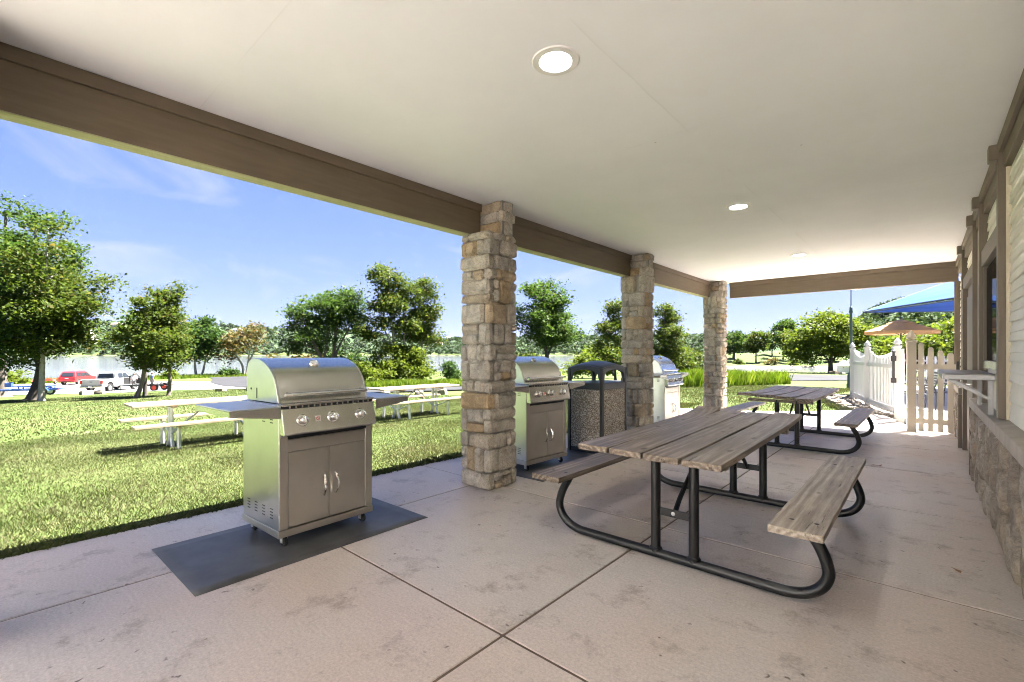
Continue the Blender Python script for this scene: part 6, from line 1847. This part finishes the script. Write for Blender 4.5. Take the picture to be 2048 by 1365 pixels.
m = MB(); m.box(-2.44, -2.30, -0.9, 0.9, 0.42, 0.66); bp = m.build('bumper', 'car_red', sv, bevel=0.03)
m = MB(); m.box(-2.385, -2.36, -0.2, 0.2, 0.86, 0.98); m.build('number_plate', 'label_white', sv)
m = MB(); m.box(-2.45, -2.441, -0.5, 0.5, 0.44, 0.52); m.build('bumper_trim', 'black_plastic', bp)

def trailer(label, x, y, rz, L, W_, mat, rr, tandem, bed_z, rim='white_paint', deck=None):
    t = thing('trailer', label, 'trailer', (x, y, gz(x, y)), rz, 'trailers in the parking area')
    m = MB()
    for s in (-1, 1): m.box(-L / 2, L / 2, s * W_ / 2 - 0.04, s * W_ / 2 + 0.04, bed_z - 0.06, bed_z + 0.06)
    for k in range(5): xx = -L / 2 + 0.04 + k * (L - 0.08) / 4; m.box(xx - 0.035, xx + 0.035, -W_ / 2 + 0.04, W_ / 2 - 0.04, bed_z - 0.055, bed_z + 0.02)
    fr = m.build('frame', mat, t)
    m = MB(); m.bar((L / 2, W_ / 2, bed_z), (L / 2 + 1.3, 0.0, bed_z - 0.02), 0.07, 0.09); m.bar((L / 2, -W_ / 2, bed_z), (L / 2 + 1.3, 0.0, bed_z - 0.02), 0.07, 0.09); m.tube([(L / 2 + 1.15, 0, 0.0), (L / 2 + 1.15, 0, bed_z + 0.3)], 0.03, 8); m.build('tongue', mat, t)
    for xx in ((-0.55, 0.25) if tandem else (-0.3,)):
        for s in (-1, 1):
            wheel(t, xx - 0.4, s * (W_ / 2 + 0.16), rr, 0.2, rim)
    for s in (-1, 1):
        x0, x1 = (-1.35, 0.25) if tandem else (-1.12, -0.28)
        m = MB(); zz = rr * 2 + 0.06
        pts = [(x0, zz - 0.28), (x0 + 0.18, zz), (x1 - 0.18, zz), (x1, zz - 0.28)]
        for a, b in zip(pts, pts[1:]): m.bar((a[0], s * (W_ / 2 + 0.16), a[1]), (b[0], s * (W_ / 2 + 0.16), b[1]), 0.26, 0.025)
        m.build('fender', mat, t)
        m = MB(); m.box(-L / 2 - 0.03, -L / 2, s * W_ / 2 - 0.05, s * W_ / 2 + 0.05, bed_z - 0.05, bed_z + 0.05); m.build('tail_light', 'lens_red', t)
    return t
tr = trailer('red tandem axle flatbed trailer behind the pale trunk', -92.0, 5.1, R(172), 5.0, 1.8, 'trailer_red', 0.33, True, 0.62)
tb = trailer('low blue boat trailer behind the left tree trunks', -55.9, 2.5, R(250), 3.4, 1.5, 'trailer_blue', 0.34, False, 0.56, 'galv')
m = MB()
for s in (-1, 1):
    m.bar((-1.2, s * 0.42, 0.80), (1.2, s * 0.42, 0.84), 0.20, 0.09); m.box(-0.9, -0.82, s * 0.42 - 0.03, s * 0.42 + 0.03, 0.56, 0.80); m.box(0.8, 0.88, s * 0.42 - 0.03, s * 0.42 + 0.03, 0.56, 0.80)
m.box(1.35, 1.75, -0.22, 0.22, 0.80, 1.15)
m.build('bunk', 'trailer_blue', tb, bevel=0.01)
trailer('low black utility trailer hitched behind the maples', -55.0, 10.2, R(232), 2.9, 1.4, 'black_metal', 0.34, False, 0.52, 'trailer_red')

# ------------------------------------------------------------------ people at the pickup
def person(label, x, y, face, shirt, trousers, pose):
    t = thing('person', label, 'person', (x, y, gz(x, y) + 0.01), face, 'people beside the pickup')
    J = dict(pelvis=(0, 0, 0.95), belly=(0, 0, 1.10), chest=(0.01, 0, 1.32), neck=(0.01, 0, 1.48), jaw=(0.035, 0, 1.57), head=(0.03, 0, 1.65), crown=(0.02, 0, 1.73),
             hipL=(0, 0.10, 0.92), kneeL=(0.04, 0.11, 0.50), ankL=(0.0, 0.11, 0.09), toeL=(0.15, 0.13, 0.04),
             hipR=(0, -0.10, 0.92), kneeR=(0.05, -0.11, 0.50), ankR=(-0.02, -0.12, 0.09), toeR=(0.13, -0.14, 0.04),
             shL=(0, 0.19, 1.42), elL=(-0.02, 0.25, 1.15), wrL=(0.12, 0.22, 0.93), haL=(0.16, 0.21, 0.85), shR=(0, -0.19, 1.42), elR=(-0.02, -0.25, 1.15), wrR=(0.12, -0.22, 0.93), haR=(0.16, -0.21, 0.85))
    J.update(pose)
    rad = dict(pelvis=0.15, belly=0.14, chest=0.155, neck=0.055, jaw=0.07, head=0.092, crown=0.06, hipL=0.095, kneeL=0.062, ankL=0.042, toeL=0.035, hipR=0.095, kneeR=0.062, ankR=0.042, toeR=0.035,
               shL=0.072, elL=0.047, wrL=0.03, haL=0.038, shR=0.072, elR=0.047, wrR=0.03, haR=0.038)
    E_ = [('pelvis', 'belly'), ('belly', 'chest'), ('chest', 'neck'), ('neck', 'jaw'), ('jaw', 'head'), ('head', 'crown')]
    for s in 'LR':
        E_ += [('pelvis', 'hip' + s), ('hip' + s, 'knee' + s), ('knee' + s, 'ank' + s), ('ank' + s, 'toe' + s), ('chest', 'sh' + s), ('sh' + s, 'el' + s), ('el' + s, 'wr' + s), ('wr' + s, 'ha' + s)]
    def skin(name, keys, edges, mat, grow, root):
        me = bpy.data.meshes.new(name); idx = {k: i for i, k in enumerate(keys)}
        me.from_pydata([J[k] for k in keys], [(idx[a], idx[b]) for a, b in edges], [])
        o = bpy.data.objects.new(name, me); COL.objects.link(o); o.parent = t
        md = o.modifiers.new('skin', 'SKIN'); md.use_smooth_shade = True
        for k in keys:
            v = me.skin_vertices[0].data[idx[k]]; r_ = rad[k] * grow; v.radius = (r_ * (0.8 if k in ('chest', 'belly', 'pelvis') else 1), r_); v.use_root = (k == root)
        ss = o.modifiers.new('sub', 'SUBSURF'); ss.levels = 1; ss.render_levels = 1
        me.materials.append(MAT[mat]); return o
    skin('body', list(J), E_, 'skin', 1.0, 'pelvis')
    top = ['belly', 'chest', 'pelvis', 'shL', 'elL', 'shR', 'elR']
    skin('shirt', top, [('pelvis', 'belly'), ('belly', 'chest'), ('chest', 'shL'), ('shL', 'elL'), ('chest', 'shR'), ('shR', 'elR')], shirt, 1.16, 'belly')
    bot = ['pelvis', 'hipL', 'kneeL', 'ankL', 'hipR', 'kneeR', 'ankR']
    skin('trousers', bot, [('pelvis', 'hipL'), ('hipL', 'kneeL'), ('kneeL', 'ankL'), ('pelvis', 'hipR'), ('hipR', 'kneeR'), ('kneeR', 'ankR')], trousers, 1.15, 'pelvis')
    m = MB(); m.lathe([(0.0, 1.775), (0.05, 1.765), (0.088, 1.73), (0.101, 1.68), (0.098, 1.62), (0.08, 1.58)], c=(J['head'][0] - 0.02, J['head'][1], J['head'][2] - 1.65), n=14, caps=False); m.build('hair', 'hair', t, smooth=True)
    return t
person('person in a white shirt standing at the open truck door', -61.2, 9.9, R(150), 'shirt_white', 'cloth_grey', dict(wrR=(0.30, -0.2, 1.12), haR=(0.37, -0.19, 1.14)))
person('person in a blue shirt standing behind the maples', -63.0, 11.75, R(100), 'shirt_blue', 'cloth_grey', dict(elL=(0.12, 0.28, 1.22), wrL=(0.24, 0.14, 1.38), haL=(0.26, 0.08, 1.44)))

# ------------------------------------------------------------------ grass
def blades(name, label, xy, hmin, hmax, wid, mat, seed, lean=0.5):
    rs = np.random.RandomState(seed)
    n = len(xy)
    z = terr(xy[:, 0], xy[:, 1]) - 0.033
    patch = 0.5 + 0.5 * np.sin(xy[:, 0] * 1.9 + np.sin(xy[:, 1] * 1.3)) * np.sin(xy[:, 1] * 1.55 + 1.1 * np.sin(xy[:, 0] * 0.8))
    h = rs.uniform(hmin, hmax, n) * (0.72 + 0.5 * patch); a = rs.uniform(0, 2 * PI, n); la = rs.uniform(0, 2 * PI, n); ln = h * lean * rs.uniform(0.2, 1.0, n)
    wd = wid * rs.uniform(0.7, 1.3, n)
    dx, dy = np.cos(a) * wd / 2, np.sin(a) * wd / 2
    bx, by = xy[:, 0], xy[:, 1]
    p0 = np.stack([bx - dx, by - dy, z], 1); p1 = np.stack([bx + dx, by + dy, z], 1)
    mx, my = bx + np.cos(la) * ln * 0.35, by + np.sin(la) * ln * 0.35
    p2 = np.stack([mx + dx * 0.7, my + dy * 0.7, z + h * 0.6], 1)
    p3 = np.stack([bx + np.cos(la) * ln, by + np.sin(la) * ln, z + h], 1)
    o = quads_object(name, np.stack([p0, p1, p2, p3], 1).reshape(-1, 3), mat)
    return tag(o, label, 'grass', None, 'stuff')
rs = np.random.RandomState(1)
def on_patio_side(p):
    x, y = p[:, 0], p[:, 1]
    edge_y = np.interp(x, [-4.72, -3.9, -3.15, -2.3, -1.57, -1.2], [11.75, 11.95, 12.35, 13.05, 13.85, 14.25])
    return (x < -4.735) | ((y > edge_y + 0.01) & (x < -1.6))
# near lawn, thick
p = np.stack([-4.73 - 9.5 * rs.uniform(0, 1, 330000) ** 1.35, rs.uniform(-0.6, 13.5, 330000)], 1)
# only keep the wedge the place is seen across, with a margin
keep = (p[:, 1] > -0.06 * (-p[:, 0]) - 0.3)
p = p[keep]
blades('near_grass', 'short green lawn grass beside the patio', p, 0.016, 0.044, 0.0062, 'grass', 2, 1.0)
q = np.stack([-14 - 34 * rs.uniform(0, 1, 90000) ** 1.15, rs.uniform(-4, 20, 90000)], 1)
road_y = np.interp(-q[:, 0], [18, 23, 29, 40, 55], [14.0, 14.2, 13.6, 14.4, 16.6])
q = q[(q[:, 1] < road_y)]
blades('mid_grass', 'sunlit lawn grass further down the slope', q, 0.03, 0.06, 0.022, 'grass', 3, 0.9)
e = np.stack([rs.uniform(-16, -1.6, 90000), rs.uniform(11.7, 36, 90000)], 1)
bedx = np.interp(e[:, 1], [13, 14.3, 15.6, 17.6, 19.2, 26, 40], [-1.2, -1.3, -1.8, -2.4, -2.65, -1.5, -1.2])
e = e[on_patio_side(e) & (e[:, 0] < bedx) & (e[:, 0] > -13.6)]
blades('far_end_grass', 'lawn grass beyond the far end of the patio', e, 0.03, 0.08, 0.013, 'grass', 4, 0.8)
# rough tall grass: bank by the inlet and verge of the road
tg_ = []
for k in range(26000):
    y = rs.uniform(27, 43); x = np.interp(y, [27, 43], [-10.8, -9.0]) + rs.uniform(-3.4, 1.0)
    if x > -8.0 - 0.0 * y: continue
    tg_.append((x, y))
tg_ = np.array(tg_)
blades('tall_grass', 'tall bright green grass between lawn and road', tg_, 0.25, 1.05, 0.03, 'tallgrass', 5, 0.45)
v_ = np.stack([rs.uniform(-42, -21, 26000), rs.uniform(18.2, 24.5, 26000)], 1)
v_ = v_[v_[:, 1] > np.interp(-v_[:, 0], [20, 23, 29, 40, 45], [26, 20.2, 19.0, 20.8, 22])]
blades('verge_grass', 'rough green grass on the bank beyond the road', v_, 0.2, 0.55, 0.05, 'tallgrass', 6, 0.5)
s_ = np.stack([rs.uniform(-112, -97, 14000), rs.uniform(-8, 46, 14000)], 1)
blades('shore_grass', 'rough grass strip along the lake shore', s_, 0.25, 0.7, 0.09, 'tallgrass', 7, 0.5)
# ragged fringe where the lawn meets the slab
f_ = np.stack([-4.70 - 0.10 * rs.uniform(0, 1, 9000) ** 1.5, rs.uniform(-0.6, 11.7, 9000)], 1)
blades('edge_grass', 'longer grass fringe along the patio edge', f_, 0.04, 0.085, 0.007, 'grass', 8, 1.2)

# ------------------------------------------------------------------ summer haze over the lake
def haze():
    m = bpy.data.materials.new('summer_haze'); m.use_nodes = True
    nd, lk = m.node_tree.nodes, m.node_tree.links
    nd.clear()
    out = nd.new('ShaderNodeOutputMaterial')
    pv = nd.new('ShaderNodeVolumePrincipled')
    pv.inputs['Color'].default_value = (0.86, 0.92, 1.0, 1)
    pv.inputs['Density'].default_value = 0.000009
    pv.inputs['Anisotropy'].default_value = 0.0
    lk.new(pv.outputs[0], out.inputs['Volume'])
    b = MB(); b.box(-3100, 3100, -3100, 3100, -14, 170)
    o = b.build('haze', m)
    tag(o, 'thin pale summer haze over the lake and hills', 'haze', None, 'stuff')
haze()
